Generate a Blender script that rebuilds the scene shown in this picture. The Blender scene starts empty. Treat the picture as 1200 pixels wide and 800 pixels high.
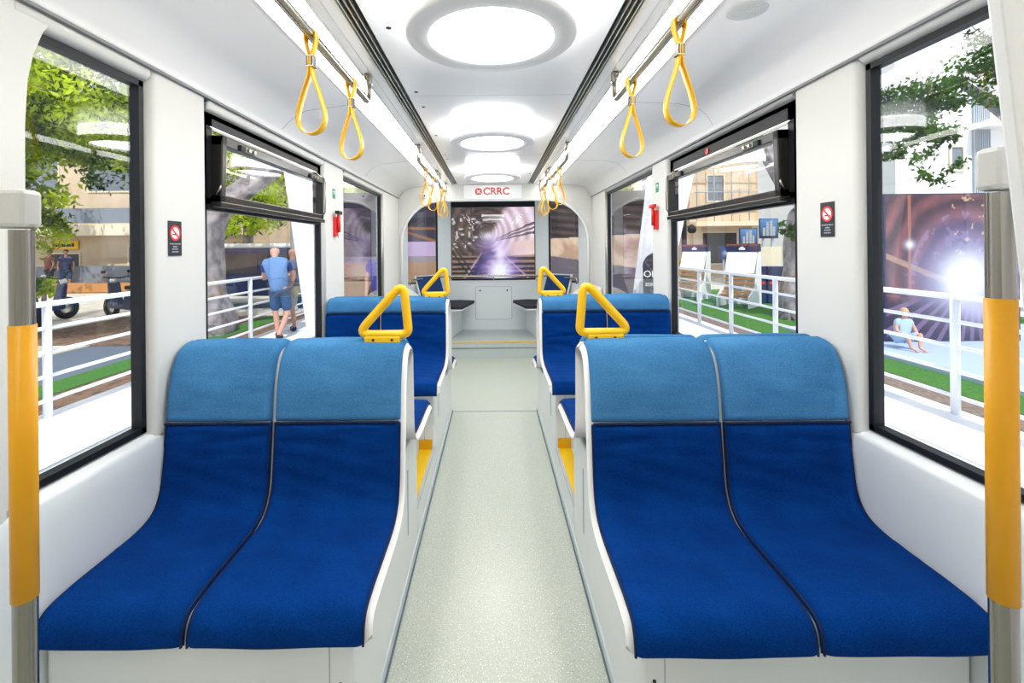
import bpy, bmesh, math, random
import numpy as np
from mathutils import Vector, Matrix
SC = bpy.context.scene
COL = SC.collection
R = math.radians
random.seed(7)
rng = np.random.default_rng(7)

# ------------------------------------------------------------------ camera, light, exposure
EYE = 1.40
FPX = 545.0
ROLL = 0.55
cam = bpy.data.cameras.new('camera')
cam.sensor_width = 36.0
cam.lens = FPX / 1200 * 36
cam.shift_x = 22 / 1200
cam.shift_y = -109 / 1200
cam.clip_start = 0.05
cam.clip_end = 300
co = bpy.data.objects.new('camera', cam)
COL.objects.link(co)
co.matrix_world = Matrix.Translation((0, 0, EYE)) @ Matrix.Rotation(R(90), 4, 'X') @ Matrix.Rotation(R(-ROLL), 4, 'Z')
SC.camera = co
SC.view_settings.view_transform = 'Standard'
SC.view_settings.look = 'None'
SC.view_settings.gamma = 1
SC.view_settings.use_curve_mapping = False
SC.view_settings.exposure = 0.68
STRIP_E = 5.8
RING_E = 8.5

W = bpy.data.worlds.new('sky')
SC.world = W
W.use_nodes = True
wn = W.node_tree
bg = wn.nodes['Background']
sky = wn.nodes.new('ShaderNodeTexSky')
sky.sky_type = 'HOSEK_WILKIE'
sky.turbidity = 3.0
sky.ground_albedo = 0.5
sky.sun_direction = Vector((0.12, -0.55, 0.82)).normalized()
mixn = wn.nodes.new('ShaderNodeMix')
mixn.data_type = 'RGBA'
mixn.inputs[0].default_value = 0.6
wn.links.new(sky.outputs[0], mixn.inputs[6])
mixn.inputs[7].default_value = (0.95, 0.97, 1.0, 1)
wn.links.new(mixn.outputs[2], bg.inputs[0])
bg.inputs[1].default_value = 1.25
sl = bpy.data.lights.new('sun', 'SUN')
sl.energy = 2.8
sl.angle = R(0.6)
sl.color = (1.0, 0.96, 0.88)
so = bpy.data.objects.new('sun', sl)
COL.objects.link(so)
so.rotation_euler = Vector((0.12, -0.55, 0.82)).to_track_quat('Z', 'Y').to_euler()

# ------------------------------------------------------------------ materials
def mat(name, col, rough=0.5, metal=0.0, noise=None, bump=None, emit=None, coat=0.0, spec=0.5, sheen=0.0):
    """noise = (scale, colour2, low, high, detail); bump = (scale, strength)"""
    m = bpy.data.materials.new(name)
    m.use_nodes = True
    nt = m.node_tree
    b = nt.nodes['Principled BSDF']
    b.inputs['Base Color'].default_value = (*col, 1)
    b.inputs['Roughness'].default_value = rough
    b.inputs['Metallic'].default_value = metal
    b.inputs['Specular IOR Level'].default_value = spec
    b.inputs['Coat Weight'].default_value = coat
    b.inputs['Sheen Weight'].default_value = sheen
    tc = nt.nodes.new('ShaderNodeTexCoord')
    if noise:
        sc, c2, lo, hi, det = noise
        n = nt.nodes.new('ShaderNodeTexNoise')
        n.inputs['Scale'].default_value = sc
        n.inputs['Detail'].default_value = det
        nt.links.new(tc.outputs['Object'], n.inputs['Vector'])
        r = nt.nodes.new('ShaderNodeValToRGB')
        r.color_ramp.elements[0].position = lo
        r.color_ramp.elements[1].position = hi
        r.color_ramp.elements[0].color = (*c2, 1)
        r.color_ramp.elements[1].color = (*col, 1)
        nt.links.new(n.outputs['Fac'], r.inputs['Fac'])
        nt.links.new(r.outputs['Color'], b.inputs['Base Color'])
    if bump:
        n2 = nt.nodes.new('ShaderNodeTexNoise')
        n2.inputs['Scale'].default_value = bump[0]
        n2.inputs['Detail'].default_value = 4
        nt.links.new(tc.outputs['Object'], n2.inputs['Vector'])
        bp = nt.nodes.new('ShaderNodeBump')
        bp.inputs['Strength'].default_value = bump[1]
        bp.inputs['Distance'].default_value = 0.01
        nt.links.new(n2.outputs['Fac'], bp.inputs['Height'])
        nt.links.new(bp.outputs['Normal'], b.inputs['Normal'])
    if emit:
        b.inputs['Emission Color'].default_value = (*emit[0], 1)
        b.inputs['Emission Strength'].default_value = emit[1]
    return m

def fabric_mat(name, c1, c2):
    m = mat(name, c1, 0.9, sheen=0.0, spec=0.08)
    nt = m.node_tree
    b = nt.nodes['Principled BSDF']
    tc = nt.nodes.new('ShaderNodeTexCoord')
    mp = nt.nodes.new('ShaderNodeMapping')
    mp.inputs['Scale'].default_value = (260, 620, 620)
    n = nt.nodes.new('ShaderNodeTexNoise')
    n.inputs['Scale'].default_value = 1.0
    n.inputs['Detail'].default_value = 3
    n3 = nt.nodes.new('ShaderNodeTexNoise')
    n3.inputs['Scale'].default_value = 7
    n3.inputs['Detail'].default_value = 3
    mx = nt.nodes.new('ShaderNodeMath')
    mx.operation = 'ADD'
    ml = nt.nodes.new('ShaderNodeMath')
    ml.operation = 'MULTIPLY'
    ml.inputs[1].default_value = 0.45
    r = nt.nodes.new('ShaderNodeValToRGB')
    r.color_ramp.elements[0].position = 0.45
    r.color_ramp.elements[1].position = 0.98
    r.color_ramp.elements[0].color = (*c2, 1)
    r.color_ramp.elements[1].color = (*c1, 1)
    L = nt.links.new
    L(tc.outputs['Object'], mp.inputs['Vector'])
    L(mp.outputs[0], n.inputs['Vector'])
    L(tc.outputs['Object'], n3.inputs['Vector'])
    L(n3.outputs['Fac'], ml.inputs[0])
    L(n.outputs['Fac'], mx.inputs[0])
    L(ml.outputs[0], mx.inputs[1])
    L(mx.outputs[0], r.inputs['Fac'])
    L(r.outputs['Color'], b.inputs['Base Color'])
    bp = nt.nodes.new('ShaderNodeBump')
    bp.inputs['Strength'].default_value = 0.25
    bp.inputs['Distance'].default_value = 0.004
    L(n.outputs['Fac'], bp.inputs['Height'])
    n4 = nt.nodes.new('ShaderNodeTexNoise')
    n4.inputs['Scale'].default_value = 9
    n4.inputs['Detail'].default_value = 2
    mp4 = nt.nodes.new('ShaderNodeMapping')
    mp4.inputs['Scale'].default_value = (0.35, 1, 1.3)
    L(tc.outputs['Object'], mp4.inputs['Vector'])
    L(mp4.outputs[0], n4.inputs['Vector'])
    bp2 = nt.nodes.new('ShaderNodeBump')
    bp2.inputs['Strength'].default_value = 0.5
    bp2.inputs['Distance'].default_value = 0.02
    L(n4.outputs['Fac'], bp2.inputs['Height'])
    L(bp.outputs['Normal'], bp2.inputs['Normal'])
    L(bp2.outputs['Normal'], b.inputs['Normal'])
    return m

def floor_mat():
    m = mat('speckled_vinyl', (0.66, 0.69, 0.62), 0.28, spec=0.5)
    nt = m.node_tree
    b = nt.nodes['Principled BSDF']
    tc = nt.nodes.new('ShaderNodeTexCoord')
    L = nt.links.new
    prev = None
    base = (0.52, 0.555, 0.48)
    for k, (sc, pos, c) in enumerate(((150, 0.66, (0.25, 0.38, 0.38)), (120, 0.67, (0.42, 0.38, 0.24)), (190, 0.62, (0.85, 0.87, 0.84)))):
        n = nt.nodes.new('ShaderNodeTexNoise')
        n.inputs['Scale'].default_value = sc
        n.inputs['Detail'].default_value = 1
        mp = nt.nodes.new('ShaderNodeMapping')
        mp.inputs['Location'].default_value = (k * 3.1, k * 1.7, 0)
        L(tc.outputs['Object'], mp.inputs['Vector'])
        L(mp.outputs[0], n.inputs['Vector'])
        r = nt.nodes.new('ShaderNodeValToRGB')
        r.color_ramp.elements[0].position = pos
        r.color_ramp.elements[1].position = pos + 0.05
        L(n.outputs['Fac'], r.inputs['Fac'])
        mx = nt.nodes.new('ShaderNodeMix')
        mx.data_type = 'RGBA'
        L(r.outputs['Color'], mx.inputs[0])
        if prev is None:
            mx.inputs[6].default_value = (*base, 1)
        else:
            L(prev, mx.inputs[6])
        mx.inputs[7].default_value = (*c, 1)
        prev = mx.outputs[2]
    L(prev, b.inputs['Base Color'])
    return m

def glass_mat(name='window_glass', tint=(0.93, 0.95, 0.97)):
    m = bpy.data.materials.new(name)
    m.use_nodes = True
    nt = m.node_tree
    nt.nodes.clear()
    o = nt.nodes.new('ShaderNodeOutputMaterial')
    t = nt.nodes.new('ShaderNodeBsdfTransparent')
    t.inputs[0].default_value = (*tint, 1)
    g = nt.nodes.new('ShaderNodeBsdfGlossy')
    g.inputs['Roughness'].default_value = 0.0
    ge = nt.nodes.new('ShaderNodeNewGeometry')
    vm = nt.nodes.new('ShaderNodeVectorMath')
    vm.operation = 'DOT_PRODUCT'
    nt.links.new(ge.outputs['Incoming'], vm.inputs[0])
    nt.links.new(ge.outputs['Normal'], vm.inputs[1])
    def mth(op, a, b=0.0, c=0.0):
        q = nt.nodes.new('ShaderNodeMath')
        q.operation = op
        for k_, a_ in enumerate((a, b, c)):
            if isinstance(a_, (int, float)):
                q.inputs[k_].default_value = a_
            else:
                nt.links.new(a_, q.inputs[k_])
        return q.outputs[0]
    ab = mth('ABSOLUTE', vm.outputs['Value'])
    # Fresnel reflectance of glass, Schlick's form, the same from either side
    fac = mth('MULTIPLY_ADD', mth('POWER', mth('SUBTRACT', 1.0, ab), 5.0), 0.96, 0.03)
    x = nt.nodes.new('ShaderNodeMixShader')
    nt.links.new(fac, x.inputs[0])
    nt.links.new(t.outputs[0], x.inputs[1])
    nt.links.new(g.outputs[0], x.inputs[2])
    nt.links.new(x.outputs[0], o.inputs[0])
    return m

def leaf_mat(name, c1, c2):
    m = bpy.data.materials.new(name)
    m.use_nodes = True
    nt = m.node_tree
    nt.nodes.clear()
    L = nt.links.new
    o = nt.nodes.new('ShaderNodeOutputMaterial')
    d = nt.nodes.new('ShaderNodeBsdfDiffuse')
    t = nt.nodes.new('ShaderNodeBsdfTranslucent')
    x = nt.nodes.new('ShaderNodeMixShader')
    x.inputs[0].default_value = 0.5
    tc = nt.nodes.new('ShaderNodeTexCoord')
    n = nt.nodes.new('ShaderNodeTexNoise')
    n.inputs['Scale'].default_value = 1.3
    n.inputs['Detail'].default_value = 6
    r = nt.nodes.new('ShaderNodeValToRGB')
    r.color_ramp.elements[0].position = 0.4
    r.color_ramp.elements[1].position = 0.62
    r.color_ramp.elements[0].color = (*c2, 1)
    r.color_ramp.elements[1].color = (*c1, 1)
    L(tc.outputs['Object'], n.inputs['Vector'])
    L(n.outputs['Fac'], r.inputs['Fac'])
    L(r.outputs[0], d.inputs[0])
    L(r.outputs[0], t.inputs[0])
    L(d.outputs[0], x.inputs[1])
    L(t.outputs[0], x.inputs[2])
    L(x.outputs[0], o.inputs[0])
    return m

def print_mat(name, rough=0.5):
    m = bpy.data.materials.new(name)
    m.use_nodes = True
    nt = m.node_tree
    b = nt.nodes['Principled BSDF']
    b.inputs['Roughness'].default_value = rough
    a = nt.nodes.new('ShaderNodeAttribute')
    a.attribute_name = 'print'
    nt.links.new(a.outputs['Color'], b.inputs['Base Color'])
    return m

M = dict(
    wall=mat('white_lining', (0.70, 0.70, 0.68), 0.55, spec=0.25),
    lower=mat('pale_grey_lining', (0.82, 0.86, 0.88), 0.35),
    ceil=mat('glossy_ceiling_white', (0.93, 0.935, 0.94), 0.16),
    cove=mat('satin_ceiling_white', (0.95, 0.95, 0.955), 0.30),
    base=mat('seat_base_grey', (0.80, 0.82, 0.83), 0.35),
    shell=mat('seat_shell_plastic', (0.72, 0.72, 0.71), 0.3),
    blue=fabric_mat('navy_blue_fabric', (0.0, 0.052, 0.27), (0.0, 0.014, 0.105)),
    light=fabric_mat('light_blue_fabric', (0.085, 0.28, 0.54), (0.025, 0.12, 0.28)),
    seam=mat('dark_piping', (0.0, 0.008, 0.05), 0.8),
    yellow=mat('yellow_plastic', (1.0, 0.56, 0.0), 0.3),
    strap=mat('yellow_webbing', (0.90, 0.47, 0.0), 0.35),
    nosing=mat('yellow_step_strip', (0.95, 0.58, 0.0), 0.5),
    orange=mat('orange_kick_strip', (0.85, 0.42, 0.0), 0.5),
    steel=mat('brushed_steel', (0.36, 0.34, 0.31), 0.17, 1.0),
    railmetal=mat('satin_rail_metal', (0.46, 0.42, 0.34), 0.2, 1.0),
    sleeve=mat('orange_pole_sleeve', (0.87, 0.40, 0.0), 0.4),
    cap=mat('grey_plastic_cap', (0.66, 0.65, 0.63), 0.4),
    black=mat('black_window_rubber', (0.008, 0.009, 0.012), 0.5, spec=0.3),
    sash=mat('dark_anodised_sash', (0.022, 0.021, 0.019), 0.25, 0.2),
    alu=mat('bright_aluminium', (0.75, 0.75, 0.72), 0.3, 0.9),
    floor=floor_mat(),
    joint=mat('blue_grey_joint', (0.10, 0.15, 0.20), 0.5),
    cabfloor=mat('cab_floor_grey', (0.55, 0.61, 0.60), 0.4, noise=(200, (0.42, 0.48, 0.47), 0.35, 0.5, 1)),
    glass=glass_mat(),
    red=mat('red_plastic', (0.75, 0.02, 0.02), 0.35),
    green=mat('green_sticker', (0.0, 0.28, 0.13), 0.5),
    white=mat('white_paint', (0.92, 0.92, 0.93), 0.4),
    signblack=mat('sign_black', (0.01, 0.013, 0.022), 0.4),
    signred=mat('sign_red', (0.80, 0.02, 0.03), 0.4),
    signgrey=mat('sign_pale_grey', (0.45, 0.50, 0.56), 0.5),
    logored=mat('lettering_red', (0.80, 0.06, 0.05), 0.4),
    strip=mat('light_strip_diffuser', (0.9, 0.9, 0.88), 0.4, emit=((1.0, 0.97, 0.90), STRIP_E)),
    ringside=mat('lamp_side_glow', (0.9, 0.9, 0.9), 0.4, emit=((1.0, 1.0, 0.98), RING_E)),
    lampdome=mat('lamp_dome_diffuser', (0.9, 0.9, 0.9), 0.4, emit=((1.0, 1.0, 0.98), 11.0)),
    ringplate=mat('lamp_ring_plate', (0.86, 0.85, 0.85), 0.45),
    dark=mat('dark_slot', (0.008, 0.008, 0.008), 0.6),
    darkcloth=mat('dark_cab_cloth', (0.016, 0.014, 0.030), 0.85),
    navycloth=mat('navy_cab_cloth', (0.0, 0.035, 0.14), 0.8),
    deck=mat('white_concrete_deck', (0.85, 0.85, 0.86), 0.8, noise=(2.0, (0.70, 0.72, 0.76), 0.35, 0.55, 5)),
    paving=mat('bright_paving', (0.62, 0.56, 0.47), 0.85, noise=(3, (0.50, 0.45, 0.38), 0.35, 0.6, 5)),
    asphalt=mat('blue_grey_asphalt', (0.15, 0.18, 0.24), 0.9, noise=(60, (0.09, 0.11, 0.15), 0.3, 0.7, 3)),
    soil=mat('brown_soil', (0.22, 0.13, 0.08), 0.95, noise=(9, (0.09, 0.055, 0.035), 0.35, 0.6, 8), bump=(30, 0.8)),
    grass=mat('green_turf', (0.07, 0.23, 0.02), 0.9, noise=(40, (0.025, 0.11, 0.01), 0.3, 0.6, 5), bump=(200, 0.8)),
    stage=mat('pale_blue_stage', (0.40, 0.50, 0.66), 0.6),
    brickpave=mat('brown_paver', (0.26, 0.19, 0.15), 0.9, noise=(25, (0.14, 0.10, 0.09), 0.35, 0.6, 4)),
    railwhite=mat('white_painted_rail', (0.82, 0.85, 0.90), 0.4),
    bark=mat('grey_ficus_bark', (0.38, 0.34, 0.36), 0.9, noise=(5, (0.14, 0.12, 0.13), 0.32, 0.62, 9), bump=(9, 1.0)),
    beige=mat('beige_render', (0.70, 0.56, 0.40), 0.85, noise=(1.2, (0.58, 0.44, 0.31), 0.3, 0.6, 6)),
    cream=mat('cream_render', (0.80, 0.70, 0.54), 0.85),
    whitewall=mat('white_render', (0.90, 0.90, 0.92), 0.8),
    brickred=mat('red_brick', (0.32, 0.10, 0.06), 0.9, noise=(18, (0.16, 0.05, 0.04), 0.4, 0.6, 3)),
    shade=mat('dark_shop_interior', (0.03, 0.025, 0.03), 0.4),
    shopglass=mat('blue_grey_pane', (0.20, 0.23, 0.28), 0.1),
    wood=mat('orange_wood', (0.50, 0.22, 0.07), 0.6),
    navy=mat('navy_board', (0.012, 0.022, 0.09), 0.5),
    skin=mat('fair_skin', (0.62, 0.33, 0.24), 0.55),
    tan=mat('tanned_skin', (0.42, 0.22, 0.15), 0.55),
    tee=mat('heather_blue_shirt', (0.13, 0.27, 0.55), 0.9, noise=(40, (0.10, 0.21, 0.45), 0.3, 0.7, 3)),
    teeedge=mat('royal_blue_sleeve', (0.01, 0.05, 0.26), 0.9),
    greytee=mat('grey_blue_shirt', (0.11, 0.14, 0.21), 0.9),
    denim=mat('denim_shorts', (0.04, 0.09, 0.21), 0.9, noise=(25, (0.025, 0.055, 0.14), 0.3, 0.7, 4)),
    khaki=mat('khaki_shorts', (0.30, 0.27, 0.17), 0.9),
    sock=mat('dark_shoe', (0.012, 0.015, 0.035), 0.7),
    hair=mat('dark_hair', (0.03, 0.02, 0.015), 0.8),
    blond=mat('blond_hair', (0.55, 0.36, 0.18), 0.8),
    paleshirt=mat('pale_blue_shirt', (0.40, 0.55, 0.75), 0.9),
    purple=mat('violet_shirt', (0.07, 0.05, 0.30), 0.9),
    rubber=mat('tyre_rubber', (0.015, 0.015, 0.018), 0.8),
    bikered=mat('scooter_body_blue_black', (0.03, 0.04, 0.08), 0.3),
    drape=mat('white_tent_cloth', (0.86, 0.87, 0.92), 0.8, bump=(2.5, 0.5)),
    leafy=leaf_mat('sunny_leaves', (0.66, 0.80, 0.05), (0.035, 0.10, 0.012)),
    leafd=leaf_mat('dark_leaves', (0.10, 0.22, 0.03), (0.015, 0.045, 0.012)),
    flower=mat('yellow_flowers', (0.90, 0.80, 0.02), 0.8),
    printm=print_mat('printed_sheet'),
)
M['skirt'] = mat('skirt_panel', (0.60, 0.66, 0.68), 0.35)

# ------------------------------------------------------------------ mesh helpers
class MB:
    def __init__(self):
        self.v, self.f, self.s = [], [], []
    def add(self, verts, faces, smooth=False):
        n = len(self.v)
        self.v += [tuple(map(float, p)) for p in verts]
        self.f += [tuple(i + n for i in f) for f in faces]
        self.s += [smooth] * len(faces)
        return self
    def box(self, x0, x1, y0, y1, z0, z1, b=0.0):
        if b <= 0:
            v = [(x0, y0, z0), (x1, y0, z0), (x1, y1, z0), (x0, y1, z0), (x0, y0, z1), (x1, y0, z1), (x1, y1, z1), (x0, y1, z1)]
            return self.add(v, [(0, 3, 2, 1), (4, 5, 6, 7), (0, 1, 5, 4), (1, 2, 6, 5), (2, 3, 7, 6), (3, 0, 4, 7)])
        bm = bmesh.new()
        bmesh.ops.create_cube(bm, size=1)
        for q in bm.verts:
            q.co = ((x0 + x1) / 2 + q.co.x * (x1 - x0), (y0 + y1) / 2 + q.co.y * (y1 - y0), (z0 + z1) / 2 + q.co.z * (z1 - z0))
        bmesh.ops.bevel(bm, geom=bm.edges[:], offset=b, segments=2, affect='EDGES', profile=0.5)
        return self.bm(bm)
    def bm(self, bm, smooth=False, mtx=None):
        bm.verts.index_update()
        vs = [(mtx @ q.co if mtx else q.co)[:] for q in bm.verts]
        self.add(vs, [tuple(q.index for q in f.verts) for f in bm.faces], smooth)
        bm.free()
        return self
    def prism(self, pts, a0, a1, axis='y', smooth=False):
        """pts 2D polygon; axis y: (x,z); x: (y,z); z: (x,y)"""
        def P(p, a):
            return (p[0], a, p[1]) if axis == 'y' else (a, p[0], p[1]) if axis == 'x' else (p[0], p[1], a)
        n = len(pts)
        v = [P(p, a0) for p in pts] + [P(p, a1) for p in pts]
        f = [(i, (i + 1) % n, n + (i + 1) % n, n + i) for i in range(n)]
        self.add(v, f, smooth)
        k = len(self.v) - 2 * n
        self.f += [tuple(k + i for i in range(n)), tuple(k + n + i for i in reversed(range(n)))]
        self.s += [False, False]
        return self
    def tube(self, path, r, seg=10, closed=False, caps=True):
        path = [Vector(p) for p in path]
        n = len(path)
        rr = r if isinstance(r, (list, tuple)) else [r] * n
        up = None
        rings = []
        for i in range(n):
            a = path[i - 1] if (i or closed) else path[0]
            b = path[(i + 1) % n] if (i < n - 1 or closed) else path[-1]
            t = (b - a).normalized()
            if up is None:
                up = t.orthogonal().normalized()
            up = (up - t * up.dot(t))
            up = up.normalized() if up.length > 1e-6 else t.orthogonal().normalized()
            s = t.cross(up)
            rings.append([path[i] + (up * math.cos(2 * math.pi * k / seg) + s * math.sin(2 * math.pi * k / seg)) * rr[i] for k in range(seg)])
        v = [p[:] for ring in rings for p in ring]
        f = []
        m = n if closed else n - 1
        for i in range(m):
            j = (i + 1) % n
            for k in range(seg):
                f.append((i * seg + k, i * seg + (k + 1) % seg, j * seg + (k + 1) % seg, j * seg + k))
        if caps and not closed:
            f.append(tuple(reversed(range(seg))))
            f.append(tuple((n - 1) * seg + k for k in range(seg)))
        return self.add(v, f, True)
    def ribbon(self, path, w, t, wd=(0, 1, 0), closed=False):
        """flat strap: width w along wd, thickness t"""
        path = [Vector(p) for p in path]
        wd = Vector(wd).normalized()
        n = len(path)
        v = []
        for i in range(n):
            a = path[i - 1] if (i or closed) else path[0]
            b = path[(i + 1) % n] if (i < n - 1 or closed) else path[-1]
            tg = (b - a).normalized()
            nm = tg.cross(wd).normalized()
            for sx, sy in ((-1, -1), (1, -1), (1, 1), (-1, 1)):
                v.append((path[i] + wd * sx * w / 2 + nm * sy * t / 2)[:])
        f = []
        for i in range(n if closed else n - 1):
            j = (i + 1) % n
            for k in range(4):
                f.append((i * 4 + k, i * 4 + (k + 1) % 4, j * 4 + (k + 1) % 4, j * 4 + k))
        if not closed:
            f += [(3, 2, 1, 0), tuple((n - 1) * 4 + k for k in range(4))]
        return self.add(v, f, True)
    def lathe(self, prof, c, axis='z', seg=48, smooth=True):
        """prof [(r, h)]"""
        v, f = [], []
        n = len(prof)
        for k in range(seg):
            a = 2 * math.pi * k / seg
            for r, h in prof:
                x, y = r * math.cos(a), r * math.sin(a)
                p = (x, y, h) if axis == 'z' else (h, x, y) if axis == 'x' else (x, h, y)
                v.append((p[0] + c[0], p[1] + c[1], p[2] + c[2]))
        for k in range(seg):
            k2 = (k + 1) % seg
            for i in range(n - 1):
                f.append((k * n + i, k2 * n + i, k2 * n + i + 1, k * n + i + 1))
        return self.add(v, f, smooth)
    def ball(self, c, r, seg=12, sc=(1, 1, 1)):
        bm = bmesh.new()
        bmesh.ops.create_uvsphere(bm, u_segments=seg, v_segments=max(6, seg * 2 // 3), radius=r)
        return self.bm(bm, True, Matrix.Translation(c) @ Matrix.Diagonal((*sc, 1)))
    def build(self, name, m, parent=None, bevel=0, fix=True, autosmooth=False):
        me = bpy.data.meshes.new(name)
        me.from_pydata(self.v, [], self.f)
        me.polygons.foreach_set('use_smooth', self.s)
        me.materials.append(m)
        if fix:
            bm = bmesh.new()
            bm.from_mesh(me)
            bmesh.ops.recalc_face_normals(bm, faces=bm.faces[:])
            bm.to_mesh(me)
            bm.free()
        me.update()
        o = bpy.data.objects.new(name, me)
        COL.objects.link(o)
        if parent is not None:
            o.parent = parent
        if bevel:
            bv = o.modifiers.new('bevel', 'BEVEL')
            bv.width = bevel
            bv.segments = 2
            bv.limit_method = 'ANGLE'
            bv.angle_limit = R(40)
        return o

def tag(o, label=None, cat=None, group=None, kind=None):
    if label: o['label'] = label
    if cat: o['category'] = cat
    if group: o['group'] = group
    if kind: o['kind'] = kind
    return o

def empty(name, loc=(0, 0, 0), rz=0, **k):
    o = bpy.data.objects.new(name, None)
    o.empty_display_size = 0.05
    COL.objects.link(o)
    o.location = loc
    o.rotation_euler = (0, 0, rz)
    return tag(o, **k)

def struct(name, mb, m, parent=None, bevel=0):
    o = mb.build(name, m, parent, bevel)
    if parent is None:
        o['kind'] = 'structure'
    return o

def copy_tree(o, parent=None):
    c = o.copy()
    COL.objects.link(c)
    c.parent = parent
    for ch in list(o.children):
        copy_tree(ch, c)
    return c

def text_mesh(name, s, size, m, parent, mtx, depth=0.001, bold=0.0):
    cu = bpy.data.curves.new('t', 'FONT')
    cu.body = s
    cu.size = size
    cu.align_x = 'CENTER'
    cu.align_y = 'CENTER'
    cu.extrude = depth
    cu.offset = bold
    o = bpy.data.objects.new('t', cu)
    COL.objects.link(o)
    bpy.context.view_layer.update()
    me = bpy.data.meshes.new_from_object(o.evaluated_get(bpy.context.evaluated_depsgraph_get()))
    bpy.data.objects.remove(o)
    me.transform(mtx)
    me.materials.clear()
    me.materials.append(m)
    r = bpy.data.objects.new(name, me)
    COL.objects.link(r)
    r.parent = parent
    return r

def arc(cx, cz, r, a0, a1, n=8):
    return [(cx + r * math.cos(R(a0 + (a1 - a0) * i / n)), cz + r * math.sin(R(a0 + (a1 - a0) * i / n))) for i in range(n + 1)]

# ------------------------------------------------------------------ dimensions
XL, XR = -1.175, 1.235          # wall planes
YB, YE = -1.6, 5.80             # rear end, cab portal
HC = 2.20                       # ceiling
SILL = 0.78
JOINT = 2.035                   # wall / cove joint
AX = 0.365                      # aisle floor half width
OPEN = [(1.15, 1.60), (1.93, 3.24), (3.69, 4.98)]
OPENR = [(.98, 1.565), (1.92, 3.29), (3.63, 5.12)]

# ------------------------------------------------------------------ floor
f = MB()
f.box(XL - .1, XR + .1, YB, 4.0, -0.06, 0)
f.box(XL - .1, XR + .1, 4.0, 5.95, -0.06, 0.0)
struct('floor', f, M['floor'])
t = MB()
for s in (-1, 1):
    t.box(s * AX - .006, s * AX + .006, YB, 4.0, 0, 0.012)
t.box(-AX, AX, 3.996, 4.004, 0, 0.0015)
struct('trim_1', t, M['joint'])

# ------------------------------------------------------------------ side walls
def side_wall(name, X, s, openings):
    """s=-1 left, +1 right ; wall inner plane at X"""
    m = MB()
    o = lambda d: X + s * d
    # band above the windows and pillars (bevelled section)
    def pillar(y0, y1, b=0.035):
        pts = [(o(.075), y0 - .0), (o(.035), y0 + .0), (o(.010), y0 + b * .45), (o(0), y0 + b), (o(0), y1 - b), (o(.010), y1 - b * .45), (o(.035), y1), (o(.075), y1)]
        m.prism(pts, SILL - .02, JOINT, 'z', True)
    edges = [YB] + [e for q in openings for e in q] + [YE]
    for i in range(0, len(edges), 2):
        pillar(edges[i], edges[i + 1])
    for (a, b) in openings:
        m.prism([(o(.075), HL(s)), (o(.02), HL(s)), (o(0), HL(s) + .02), (o(0), JOINT + .01), (o(.075), JOINT + .01)], a, b, 'y')
    w = struct(name, m, M['wall'])
    w.modifiers.new('normals', 'WEIGHTED_NORMAL').weight = 90
    # lower lining with sloping sill
    lw = MB()
    pr = [(o(.10), 0), (o(.02), 0), (o(.0), .10), (o(-.005), .55), (o(-.008), .70), (o(-.002), .745), (o(.012), .765), (o(.075), SILL + .012), (o(.10), SILL + .012)]
    lw.prism(pr, YB, YE, 'y', True)
    l = lw.build('lower_lining', M['lower'], w)
    l.modifiers.new('normals', 'WEIGHTED_NORMAL').weight = 80
    # exterior skin
    e = MB()
    e.box(*sorted((o(.076), o(.11))), YB, YE, -.1, SILL - .01)
    e.box(*sorted((o(.076), o(.11))), YB, YE, 2.02, 2.42)
    e.build('outer_skin', M['white'], w)
    return w
def HL(s):
    return 2.005 if s > 0 else 1.985
wl = side_wall('wall_left', XL, -1, OPEN)
wr = side_wall('wall_right', XR, 1, OPENR)
# curved inner corner of the nearest left opening
c = MB()
pts = [(1.10, JOINT), (1.10, SILL)] + [(1.165, SILL), (1.170, 1.3), (1.172, 1.72), (1.18, 1.84), (1.195, 1.91), (1.222, 1.98), (1.26, JOINT)]
c.prism(pts, XL - .045, XL - .002, 'x', False)
c.build('corner_trim', M['wall'], wl)
# rear end wall behind the camera
b = MB()
b.box(XL - .1, XR + .1, YB - .05, YB, 0, 2.3)
struct('wall_back', b, M['wall'])

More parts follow.
